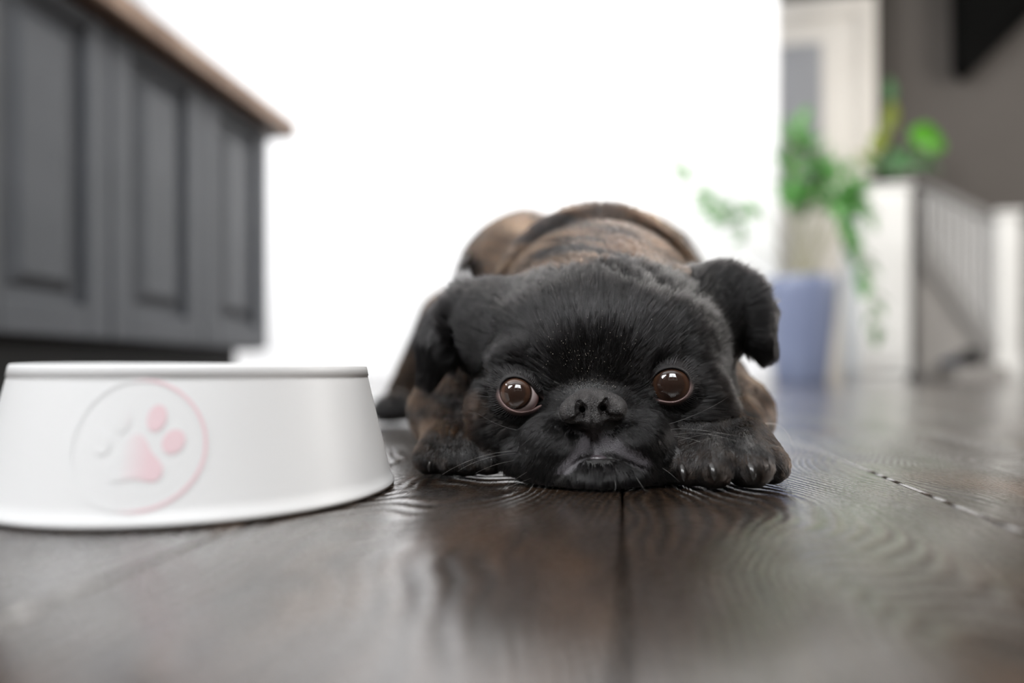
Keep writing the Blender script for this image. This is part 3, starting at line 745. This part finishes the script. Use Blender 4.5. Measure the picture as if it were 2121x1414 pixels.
# number of hairs per square metre, from what each part shows
freg = prim_regions(fc)
view = (np.array([0, 0, CH]) - fc); view /= np.linalg.norm(view, axis=1)[:, None]
facing = (fn_ * view).sum(1)
dens = np.zeros(len(fc))
for reg, dv_ in dict(body=1.1e6, neck=1.8e6, hind=0.7e6, leg=2.0e6, paw=4.5e6, toe=4.5e6, head=6.5e6, brow=7e6, cheek=7e6, muzzle=11e6, chin=7e6, ear=3.6e6).items(): dens[freg == reg] = dv_
dens *= np.where(facing > -0.35, 1.0, 0.25)
dens[fc[:, 2] < 0.0016] = 0
num = dens * fa_; tot = num.sum(); NH = int(tot)
pick = rng.choice(len(num), NH, p=num / tot)
uv_ = rng.random((NH, 2))
w4 = np.stack([(1 - uv_[:, 0]) * (1 - uv_[:, 1]), uv_[:, 0] * (1 - uv_[:, 1]), uv_[:, 0] * uv_[:, 1], (1 - uv_[:, 0]) * uv_[:, 1]], 1)
root = (BV[BQ[pick]] * w4[:, :, None]).sum(1); nrm = (vn[BQ[pick]] * w4[:, :, None]).sum(1); nrm /= np.linalg.norm(nrm, axis=1)[:, None]
reg = freg[pick]
def smooth_loop(poly, n):
    p = np.array(poly, float); m_ = len(p); out = []
    for i in range(m_):
        a, b, c, d = p[i - 1], p[i], p[(i + 1) % m_], p[(i + 2) % m_]
        for t in np.linspace(0, 1, n // m_ + 1)[:-1]:
            out.append(0.5 * (2 * b + (c - a) * t + (2 * a - 5 * b + 4 * c - d) * t * t + (3 * b - a - 3 * c + d) * t ** 3))
    return np.array(out)

def lid_point(e, cen, p, ofs, hgt):
    c, r = e['c'], e['r']; dirp = (p - cen) / np.linalg.norm(p - cen); pp = p + dirp * ofs; Yg = c[1] - r * 0.8
    for _ in range(3):
        w_ = P(pp[0], pp[1], Yg); rho = math.hypot(w_[0] - c[0], w_[2] - c[2]); rr_ = min(rho, r * 0.90)
        Yg = c[1] - math.sqrt(max(r * r - rr_ * rr_, 1e-9)) + (rho - rr_) * 1.25
    return P(pp[0], pp[1], Yg) + e['d'] * hgt
LID = ((-1.0, -0.0006), (0.0, 0.0003), (1.2, 0.0010), (3.2, 0.0013), (5.5, 0.0012), (9, 0.0010), (14, 0.0006), (20, -0.0004), (28, -0.0030))
xr, xn = [], []
for e in EYES:
    e['loop'] = smooth_loop(e['poly'], 78); e['cen'] = e['loop'].mean(0)
    for k_ in range(6500):
        p = e['loop'][rng.integers(len(e['loop']))]; low_ = p[1] > e['cen'][1] - 4
        o_ = rng.uniform(8 if low_ else 2.5, 27); h_ = np.interp(o_, [a for a, b in LID], [b for a, b in LID])
        w_ = lid_point(e, e['cen'], p, o_, h_); xr.append(w_); out_ = P(p[0], p[1], .36) - P(*e['cen'], .36); out_ /= np.linalg.norm(out_)
        n_ = e['d'] + out_ * 0.5; xn.append(n_ / np.linalg.norm(n_))
xr = np.array(xr); xn = np.array(xn)
root = np.concatenate([root, xr]); nrm = np.concatenate([nrm, xn]); reg = np.concatenate([reg, np.array(['brow'] * len(xr))]); NH = len(root)
def inpoly(x, y, poly):
    c = np.zeros(len(x), bool); n_ = len(poly)
    for i in range(n_):
        x0, y0 = poly[i]; x1, y1 = poly[(i + 1) % n_]
        if y0 == y1: continue
        m_ = ((y0 > y) != (y1 > y)) & (x < (x1 - x0) * (y - y0) / (y1 - y0) + x0); c ^= m_
    return c
def noise3(p, f, seed):
    """cheap smooth noise, three components"""
    g = np.random.default_rng(seed); out = np.zeros((len(p), 3))
    for o in range(4):
        K = g.normal(size=(3, 3)) * f * (1 + 0.6 * o); ph_ = g.uniform(0, 6.28, 3); out += np.sin(p @ K + ph_) / (1 + 0.35 * o)
    return out / 2.4
def seg_dist(px, py, a, b):
    a = np.array(a, float); b = np.array(b, float); t = np.clip(((px - a[0]) * (b - a)[0] + (py - a[1]) * (b - a)[1]) / ((b - a) @ (b - a)), 0, 1)
    return np.hypot(px - a[0] - t * (b - a)[0], py - a[1] - t * (b - a)[1])
px, py = to_px(root)
front = root[:, 1] < 0.40
nose0 = P(1228, 850, 0.345)
keep = np.ones(NH, bool)
eye_c = [np.array([(1073, 818)]), np.array([(1389, 797)])]
face = np.isin(reg, ['head', 'brow', 'cheek', 'muzzle', 'chin'])
# nose leather, bare lip bands
nosed = np.hypot((px - 1228) / 66, (py - 846) / 42)
keep &= ~(face & front & (nosed < np.where(py < 846, 0.90, 1.06)))
lipd = np.minimum.reduce([seg_dist(px, py, (1226, 890), (1234, 930)), seg_dist(px, py, (1222, 905), (1160, 985)), seg_dist(px, py, (1240, 905), (1335, 955))])
bare = np.clip(1 - lipd / 24, 0, 1) * (front & face)
keep &= ~((rng.random(NH) < np.clip(bare * 1.6, 0, 0.72)))
keep &= ~(front & (seg_dist(px, py, (1222, 944), (1256, 944)) < 11))
for e in EYES:
    keep &= ~(front & inpoly(px, py, [(1073 if e is EYES[0] else 1389) + 0 * a + (a - (1073 if e is EYES[0] else 1389)) * 1.10 if True else a for a, b in []] or e['poly']))
root, nrm, reg, px, py, nosed, bare, face = [a[keep] for a in (root, nrm, reg, px, py, nosed, bare, face)]; NH = len(root)
front = root[:, 1] < 0.40
# growth direction
dirv = np.zeros((NH, 3))
def unit(a): return a / (np.linalg.norm(a, axis=-1, keepdims=True) + 1e-12)
fm_ = np.isin(reg, ['head', 'brow', 'cheek', 'muzzle', 'chin'])
src = np.array([0.0, 0.015, -0.006]) + nose0
dh = unit(root - src)
below = np.clip((py - 850) / 80, 0, 1)[:, None]
dh = dh + below * np.array([0, 0.0, -0.45]) + np.array([0, 0.25, 0])
dirv[fm_] = dh[fm_]
dirv[np.isin(reg, ['body', 'neck'])] = np.array([0, 1, -0.25])
sideb = np.clip((root[:, 0] - 0.075) / 0.1, -1, 1)
bm = np.isin(reg, ['body', 'neck', 'hind']); dirv[bm] += np.stack([sideb[bm] * 0.5, 0 * sideb[bm], -np.abs(sideb[bm]) * 0.8], 1)
dirv[reg == 'hind'] = np.array([-0.2, 0.1, -1]); dirv[reg == 'leg'] = np.array([0, -0.5, -0.8])
pw = np.isin(reg, ['paw', 'toe']); dirv[pw] = np.array([0, -0.75, -0.55])
pwc = np.where(root[:, 0] < 0.03, P(947, 930, .4)[0], P(1512, 930, .36)[0])
dirv[pw, 0] += (root[pw, 0] - pwc[pw]) * 22
er = reg == 'ear'; left = root[:, 0] < 0.05
ex = np.where(left, -1.0, 1.0)
tt_ = np.clip(np.where(left, (960 - px) / 75, (px - 1480) / 100), 0, 1)
dirv[er] = np.stack([ex * (1 - tt_ * 0.9), 0.1 + 0 * tt_, -0.25 - 1.1 * tt_], 1)[er]
# around the eyes the hair grows away from the lids
for e in EYES:
    v_ = root - (e['c'] + e['d'] * e['r']); dist = np.linalg.norm(v_, axis=1); wgt = np.clip(1 - (dist - 0.010) / 0.010, 0, 1)[:, None] * fm_[:, None]
    ev = v_.copy(); ev[:, 1] = 0
    dirv = dirv * (1 - wgt * 0.75) + unit(ev) * wgt * 0.75 * 1.2
dirv = dirv + 0.12 * noise3(root, 110, 1) + 0.08 * noise3(root, 420, 2) + rng.normal(size=(NH, 3)) * 0.07
# lengths (m) and lift
Lr = dict(body=0.012, neck=0.013, hind=0.010, leg=0.009, paw=0.0065, toe=0.0042, head=0.0165, brow=0.0085, cheek=0.011, muzzle=0.0048, chin=0.0075, ear=0.0115)
LN = np.array([Lr[r] for r in Lr])[np.searchsorted(sorted(Lr), reg)] if False else np.vectorize(Lr.get)(reg).astype(float)
up_f = np.clip(np.hypot((px - 1228) / 150, (py - 800) / 190), 0, 1)     # short velvet between the eyes
LN = np.where(fm_ & (py < 870), 0.0025 + (LN - 0.0025) * up_f ** 0.9, LN)
jow = np.clip((np.abs(px - 1228) - 90) / 110, 0, 1)
LN = np.where((reg == 'muzzle'), LN + 0.0055 * jow, LN)
LN = np.where(fm_, LN * (1 - bare) + 0.0016 * bare, LN)
eyd = np.minimum(np.hypot(px - 1073, (py - 816)), np.hypot(px - 1389, py - 797))
LN = np.where(fm_, LN * np.clip((eyd - 22) / 42, 0.42, 1), LN)
LN *= rng.uniform(0.55, 1.1, NH) * np.where(rng.random(NH) < 0.05, 1.45, 1)
LN *= np.clip(root[:, 2] / 0.008, 0.35, 1)
lift = np.where(reg == 'chin', 0.26, np.where(reg == 'ear', 0.16, np.where(reg == 'muzzle', 0.26, 0.22))) * rng.uniform(0.6, 1.4, NH)
nb_ = nrm
tang = unit(dirv - nb_ * (dirv * nb_).sum(1, keepdims=True))
NPT = 5
tt = np.linspace(0, 1, NPT)
pts = np.zeros((NH, NPT, 3))
bend = rng.normal(size=(NH, 3)) * 0.08
cur = root - nb_ * 0.0006
pts[:, 0] = cur
for i in range(1, NPT):
    t = tt[i]
    dd_ = unit(tang * (0.55 + 0.6 * t) + nb_ * (lift * 2.0 * (1 - 0.75 * t))[:, None] + bend * t + np.array([0, 0, -0.10]) * t)
    cur = cur + dd_ * (LN / (NPT - 1))[:, None]; pts[:, i] = cur
# neighbouring hairs gather into locks
for cell, s0, amt_ in ((0.0030, 0.0, 0.42), (0.0013, 0.4, 0.40)):
    cs = np.where(np.isin(reg, ['body', 'neck', 'hind', 'ear', 'leg']), cell * 1.7, cell)[:, None]
    kq = np.floor((root + noise3(root, 500, 11 + int(cell * 1e4)) * cell * 0.5) / cs + s0).astype('i8')
    kq = kq - kq.min(0); key = (kq[:, 0] * 100000 + kq[:, 1]) * 100000 + kq[:, 2]
    _, inv = np.unique(key, return_inverse=True); inv = inv.ravel(); cn = np.bincount(inv)
    lockr = np.random.default_rng(5).normal(size=(len(cn), 3))
    for i in range(1, NPT):
        mean = np.stack([np.bincount(inv, pts[:, i, a]) / cn for a in range(3)], 1)
        mean = mean + lockr * cell * 0.22 * tt[i]
        wl = amt_ * tt[i] ** 1.2 * np.clip((LN - 0.002) / 0.004, 0, 1)
        pts[:, i] += (mean[inv] - pts[:, i]) * wl[:, None]
    lock_tone = np.exp(0.35 * lockr[:, 0])[inv] if s0 == 0 else lock_tone * np.exp(0.2 * lockr[:, 0])[inv]
pts[:, :, 2] = np.maximum(pts[:, :, 2], 0.0008 + 0.0006 * rng.random(NH)[:, None])
rad = (0.000075 * rng.uniform(0.7, 1.3, NH))
rad = np.where(np.isin(reg, ['body', 'neck', 'hind']), rad * 1.9, rad); rad = np.where(np.isin(reg, ['ear', 'leg']), rad * 1.35, rad)
RAD = rad[:, None] * np.array([1.0, 1.0, 0.85, 0.6, 0.15])
# colours: black face, brindled brown body and legs
nz = noise3(root * np.array([1, 0.5, 1]), 60, 5)[:, 0]; nz2 = noise3(root, 200, 6)[:, 1]
brown = np.clip(0.32 + 0.50 * nz + 0.25 * nz2, 0, 1)
amt = np.select([reg == 'body', reg == 'neck', reg == 'hind', reg == 'leg', np.isin(reg, ['paw', 'toe']), reg == 'cheek'], [0.95, 0.75, 0.85, 0.75, 0.34, 0.05], 0.0)
side_ch = np.clip((1030 - px) / 50, 0, 1) * np.clip((py - 790) / 50, 0, 1) * np.isin(reg, ['head', 'cheek']); amt = np.maximum(amt, side_ch * 0.9)
amt = np.where((reg == 'hind') & (root[:, 2] < 0.035), 0, amt)
k_ = (brown * amt)[:, None] * rng.uniform(0.7, 1.2, (NH, 1))
lock_tone = lock_tone * np.where(rng.random(NH) < 0.10, 4.5, 1)
colr = np.array([0.0042, 0.0038, 0.0039]) * (lock_tone * np.exp(rng.normal(size=NH) * 0.5))[:, None] * (1 - k_) + np.array([0.105, 0.057, 0.031]) * k_
def make_curves(name, PTS, RADS, COLS, m, parent):
    n_, k = PTS.shape[:2]
    cv = bpy.data.hair_curves.new(name); cv.add_curves([k] * n_)
    cv.attributes['position'].data.foreach_set('vector', PTS.astype('f4').ravel())
    a = cv.attributes.get('radius') or cv.attributes.new('radius', 'FLOAT', 'POINT'); a.data.foreach_set('value', RADS.astype('f4').ravel())
    c = cv.attributes.new('tint', 'FLOAT_COLOR', 'CURVE'); c.data.foreach_set('color', np.concatenate([COLS, np.ones((n_, 1))], 1).astype('f4').ravel())
    cv.materials.append(m); o = bpy.data.objects.new(name, cv); COL.objects.link(o); put(o, parent); return o
def hair_mat(name, rough, radial, coat=0.0, tint=True, color=(0.5, 0.5, 0.5)):
    m = bpy.data.materials.new(name); m.use_nodes = True; t = m.node_tree; t.nodes.clear()
    out = t.nodes.new('ShaderNodeOutputMaterial'); h = t.nodes.new('ShaderNodeBsdfHairPrincipled'); h.model = 'CHIANG'; h.parametrization = 'COLOR'
    h.inputs['Roughness'].default_value = rough; h.inputs['Radial Roughness'].default_value = radial; h.inputs['Coat'].default_value = coat
    h.inputs['Random Roughness'].default_value = 0.2; h.inputs['IOR'].default_value = 1.44
    if tint:
        a = t.nodes.new('ShaderNodeAttribute'); a.attribute_name = 'tint'; t.links.new(a.outputs['Color'], h.inputs['Color'])
    else: h.inputs['Color'].default_value = (*color, 1)
    t.links.new(h.outputs[0], out.inputs['Surface']); return m
M_fur = hair_mat('short_fur', 0.20, 0.35, 0.0)
fur = make_curves('fur', pts, RAD, colr, M_fur, dog); fur['kind'] = 'stuff'
print('HAIRS', NH, 'VERTS', len(BV))

# skin colour per vertex: black, greyer on the bare lips
vx, vy = to_px(BV)
lv = np.minimum.reduce([seg_dist(vx, vy, (1226, 890), (1234, 930)), seg_dist(vx, vy, (1222, 905), (1160, 985)), seg_dist(vx, vy, (1240, 905), (1335, 955))])
bv_ = np.clip(1.3 - lv / 20, 0, 1) * (BV[:, 1] < 0.40) * (BV[:, 2] > 0.008)
sk = np.array([0.008, 0.007, 0.0065]) * (1 - bv_[:, None]) + np.array([0.085, 0.078, 0.086]) * bv_[:, None]
ca = body.data.color_attributes.new('skin', 'FLOAT_COLOR', 'POINT')
if len(ca.data) == len(sk): ca.data.foreach_set('color', np.concatenate([sk, np.ones((len(sk), 1))], 1).astype('f4').ravel())

# ---- eyes
M_lid = mat('lid_skin', (0.030, 0.020, 0.019), 0.42); q = N(M_lid)
at = q.n('ShaderNodeAttribute', attribute_name='skin'); tc = q.n('ShaderNodeTexCoord'); vo = q.n('ShaderNodeTexVoronoi'); vo.inputs['Scale'].default_value = 2600
q.l(tc.outputs['Object'], vo.inputs['Vector']); q.l(at.outputs['Color'], q.b.inputs['Base Color']); q.l(q.bump(vo.outputs['Distance'], 0.8, 0.0003), q.b.inputs['Normal'])
def eye_mat(axis_dir, iang):
    m = mat('eyeball', (0.5, 0.45, 0.43), 0.08, Coat_Weight=1.0, Coat_Roughness=0.01, IOR=1.38); q = N(m)
    tc = q.n('ShaderNodeTexCoord'); dt = q.n('ShaderNodeVectorMath', operation='DOT_PRODUCT'); nm = q.n('ShaderNodeVectorMath', operation='NORMALIZE')
    q.l(tc.outputs['Object'], nm.inputs[0]); q.l(nm.outputs[0], dt.inputs[0]); dt.inputs[1].default_value = tuple(axis_dir)
    ang = q.math('DIVIDE', q.math('ARCCOSINE', dt.outputs['Value']), iang)
    no = q.n('ShaderNodeTexNoise'); no.inputs['Scale'].default_value = 300; q.l(tc.outputs['Object'], no.inputs['Vector'])
    a2 = q.math('ADD', ang, q.math('MULTIPLY', q.math('SUBTRACT', no.outputs[0], 0.5), 0.05))
    s_ = 0.5
    col = q.ramp(q.math('MULTIPLY', a2, s_), [(0.0, (0.020, 0.010, 0.007)), (0.27, (0.026, 0.013, 0.009)), (0.36, (0.070, 0.034, 0.020)), (0.44, (0.060, 0.028, 0.017)), (0.485, (0.012, 0.006, 0.005)), (0.515, (0.10, 0.06, 0.05)), (0.55, (0.72, 0.62, 0.61)), (0.9, (0.45, 0.22, 0.20))])
    q.l(col, q.b.inputs['Base Color'])
    return m
for ei, e in enumerate(EYES):
    c = e['c']; r = e['r']
    ic = P(*e['iris'], 0.3655 - r * 0.97); ax = ic - c; ax /= np.linalg.norm(ax)
    iang = math.asin(min(0.98, e['ir'] * (c[1] - r * .8) / F / r))
    vs, fs = [], []; nu_, nv_ = 48, 28
    # sphere with a shallow corneal bulge round the gaze axis
    R_ = Vector(tuple(ax)).to_track_quat('Z', 'Y').to_matrix(); R_ = np.array(R_)
    for j in range(nv_ + 1):
        ph2 = pi * j / nv_
        bul = 1 + 0.035 * max(0, 1 - (ph2 / (iang * 1.05)) ** 2)
        for i in range(nu_): 
            t = 2 * pi * i / nu_; vs.append(tuple(R_ @ np.array([r * sin(ph2) * cos(t) * bul, r * sin(ph2) * sin(t) * bul, r * cos(ph2) * bul])))
    for j in range(nv_):
        for i in range(nu_): fs.append((j * nu_ + i, (j + 1) * nu_ + i, (j + 1) * nu_ + (i + 1) % nu_, j * nu_ + (i + 1) % nu_))
    eo = obj('eye', vs, fs, eye_mat(ax, iang), None, True); eo.location = tuple(c); put(eo, dog)
    # lids: a rolled margin on the eyeball that runs out into the face
    lp = e['loop']; m_ = len(lp); cen = e['cen']; vs = []; cols = []
    for (ofs, hgt) in LID:
        for p in lp:
            vs.append(lid_point(e, cen, p, ofs, hgt + (0.0013 * np.clip((cen[1] - p[1]) / 25, 0, 1) * np.clip(ofs / 3, 0, 1) * np.clip((30 - ofs) / 10, 0, 1))))
            low = np.clip((p[1] - cen[1] + 2) / 22, 0, 1); side = np.clip((p[0] - cen[0]) * (-1 if ei == 0 else 1) - 18, 0, 16) / 16
            pink = max(low, side * 0.8 * np.clip((p[1] - cen[1] + 14) / 16, 0, 1)) * np.clip((9.5 - ofs) / 7, 0, 1)
            cols.append(np.array([0.008, 0.006, 0.006]) * (1 - pink) + np.array([0.27, 0.18, 0.17]) * pink)
    nr_ = len(vs) // m_; fs = [(j * m_ + i, (j + 1) * m_ + i, (j + 1) * m_ + (i + 1) % m_, j * m_ + (i + 1) % m_) for j in range(nr_ - 1) for i in range(m_)]
    lo = obj('eyelid', vs, fs, M_lid, None, True); put(lo, dog)
    ca = lo.data.color_attributes.new('skin', 'FLOAT_COLOR', 'POINT'); ca.data.foreach_set('color', np.concatenate([np.array(cols), np.ones((len(cols), 1))], 1).astype('f4').ravel())

# ---- nose
nx, ny, nz_ = P(1228, 845, 0.343)
NF = Field(np.arange(nx - 0.021, nx + 0.021, 0.0004), np.arange(0.325, 0.362, 0.0004), np.arange(nz_ - 0.0155, nz_ + 0.0145, 0.0004))
def nadd(prim, k, op='u'): NF.add(prim, k, op, m=0.006)
nadd(E3(P(1228, 836, 0.3440), (0.0125, 0.0095, 0.0082)), 0.003)
nadd(E3(P(1189, 850, 0.3440), (0.0078, 0.0088, 0.0070), rotm('Y', -18)), 0.003)
nadd(E3(P(1269, 844, 0.3440), (0.0076, 0.0088, 0.0068), rotm('Y', 14)), 0.003)
nadd(E3(P(1228, 866, 0.3432), (0.0066, 0.0085, 0.0058)), 0.003)
def ngroove(pts, rs, k, dy=0.0003):
    q_ = [PS(*p, dy, NF) for p in pts]
    for a, b, ra, rb in zip(q_[:-1], q_[1:], rs[:-1], rs[1:]): nadd(C3(a, b, ra, rb), k, 's')
ngroove([(1199, 834), (1204, 847), (1203, 860)], [0.0016, 0.0030, 0.0024], 0.001, 0.0008)
ngroove([(1204, 861), (1190, 869), (1172, 873)], [0.0019, 0.0013, 0.0008], 0.001)
ngroove([(1256, 830), (1251, 844), (1252, 857)], [0.0016, 0.0029, 0.0022], 0.001, 0.0008)
ngroove([(1252, 857), (1267, 862), (1286, 861)], [0.0018, 0.0012, 0.0008], 0.001)
ngroove([(1227, 842), (1228, 866), (1229, 884)], [0.0006, 0.0009, 0.0010], 0.0014, 0.0)
nadd(C3(P(1205, 848, 0.337), P(1208, 848, 0.346), 0.0018, 0.0012), 0.001, 's')
nadd(C3(P(1250, 845, 0.337), P(1247, 845, 0.346), 0.0018, 0.0012), 0.001, 's')
NV, NQ = NF.mesh()
M_nose = mat('nose_leather', (0.020, 0.019, 0.019), 0.30); q = N(M_nose)
tc = q.n('ShaderNodeTexCoord'); vo = q.n('ShaderNodeTexVoronoi'); vo.inputs['Scale'].default_value = 1800; q.l(tc.outputs['Object'], vo.inputs['Vector'])
n2 = q.n('ShaderNodeTexNoise'); n2.inputs['Scale'].default_value = 400; q.l(tc.outputs['Object'], n2.inputs['Vector'])
q.l(q.bump(q.math('SUBTRACT', 1.0, vo.outputs['Distance']), 1.0, 0.0006), q.b.inputs['Normal'])
q.l(q.ramp(n2.outputs[0], [(0.35, (0.036, 0.033, 0.033)), (0.7, (0.068, 0.062, 0.060))]), q.b.inputs['Base Color'])
nose = np_mesh('nose', NV, NQ, M_nose, dog)
# lower lip
M_lip = noisy('wet_lip', (0.045, 0.038, 0.042), (0.085, 0.07, 0.077), 500, 0.22, 0.6, 900, 0.0006)
LF = Field(np.arange(0.03, 0.062, 0.0005), np.arange(0.325, 0.355, 0.0005), np.arange(0.006, 0.026, 0.0005))
LF.add(E3(PS(1239, 950, 0.0008), (0.0056, 0.0030, 0.0021)), 0.002, m=0.006)
lip = np_mesh('lower_lip', *LF.mesh(), M_lip, dog); tag(lip, 'moist grey-pink lower lip')
# ---- claws
M_claw = mat('dark_claw', (0.018, 0.016, 0.015), 0.24, Coat_Weight=0.3)
for x, y, yy, s_ in ((891, 966, 0.3795, 1), (957, 962, 0.3745, 1), (1018, 957, 0.377, 0.9), (1473, 983, 0.3315, 1.1), (1553, 983, 0.331, 1.15), (1411, 985, 0.339, 1.0)):
    c = P(x, y - 3, yy) + (0, -0.0014, 0.0006)
    cl = bez([c + (0, 0.006, 0.004), c + (0, 0.0, 0.0042), c + (0, -0.0035, 0.001), c + (0, -0.0040, -0.0035)], 9)
    cl[:, 2] = np.maximum(cl[:, 2], 0.0022)
    MB().tube(cl, np.array([2.3, 2.3, 2.2, 2.1, 1.9, 1.65, 1.35, 0.95, 0.35]) * 0.001 * s_, 10).build('claw', M_claw, dog, True)
# ---- whiskers
M_wh = hair_mat('whisker', 0.25, 0.4, 0.2, False, (0.55, 0.52, 0.48))
WH = [[(1085, 935, .350), (1050, 930, .345), (980, 940, .342), (912, 985, .342)], [(1080, 938, .350), (1040, 938, .345), (985, 950, .343), (948, 976, .342)],
      [(1095, 950, .350), (1060, 952, .345), (1020, 960, .342), (985, 980, .340)], [(1070, 890, .36), (1040, 885, .36), (1010, 870, .36), (988, 855, .36)],
      [(1100, 990, .345), (1075, 1000, .340), (1050, 1008, .338), (1030, 1020, .336)], [(1110, 965, .347), (1080, 985, .341), (1060, 995, .338), (1045, 1010, .336)],
      [(1370, 882, .352), (1420, 870, .345), (1475, 845, .342), (1508, 822, .342)], [(1365, 895, .352), (1410, 880, .345), (1450, 890, .340), (1545, 905, .337)],
      [(1375, 905, .352), (1430, 890, .345), (1470, 895, .340), (1530, 915, .337)], [(1370, 903, .352), (1420, 900, .345), (1490, 915, .340), (1510, 975, .335)],
      [(1390, 918, .350), (1430, 905, .344), (1460, 895, .341), (1495, 898, .340)], [(1385, 940, .350), (1420, 925, .344), (1450, 905, .341), (1500, 906, .340)],
      [(1390, 938, .350), (1440, 930, .344), (1480, 932, .341), (1540, 938, .339)], [(1360, 915, .350), (1400, 935, .344), (1430, 970, .338), (1450, 1000, .336)],
      [(1370, 930, .350), (1420, 935, .344), (1450, 950, .338), (1480, 968, .336)], [(1345, 955, .347), (1370, 965, .341), (1390, 980, .337), (1408, 998, .334)],
      [(1575, 880, .40), (1610, 868, .395), (1635, 890, .392), (1642, 925, .390)], [(1555, 893, .38), (1590, 895, .38), (1600, 902, .38), (1605, 912, .38)],
      [(1270, 985, .334), (1278, 1005, .330), (1276, 1018, .327), (1268, 1026, .327)],
      [(1310, 975, .337), (1325, 1000, .332), (1335, 1015, .328), (1348, 1030, .327)]]
for wq in WH:
    c = bez([P(*p) for p in wq], 16)[None]
    c[:, :, 2] = np.maximum(c[:, :, 2], 0.0012)
    make_curves('whisker', c, np.linspace(0.00012, 0.00002, 16)[None], np.ones((1, 3)) * 0.5, M_wh, dog)
# ---- fine dust caught in the fur between the eyes
M_dust = mat('dust', (0.55, 0.5, 0.42), 0.6)
tipm = np.where((np.hypot((px - 1225) / 150, (py - 745) / 95) < 1) & front)[0]
sel = rng.choice(tipm, 230, replace=False, p=(lambda w_: w_ / w_.sum())(np.exp(-((px[tipm] - 1225) / 75) ** 2 - ((py[tipm] - 765) / 55) ** 2)))
mb = MB()
for i in sel:
    c = pts[i, -1] + nrm[i] * 0.0003; s_ = 0.00013 * rng.uniform(0.6, 1.5)
    mb.poly([c + np.array(o_) * s_ for o_ in ((1, 0, 0), (-1, 0, 0), (0, 1, 0), (0, -1, 0), (0, 0, 1), (0, 0, -1))], [(0, 2, 4), (2, 1, 4), (1, 3, 4), (3, 0, 4), (2, 0, 5), (1, 2, 5), (3, 1, 5), (0, 3, 5)])
ds = mb.build('dust_specks', M_dust, dog); ds['kind'] = 'stuff'
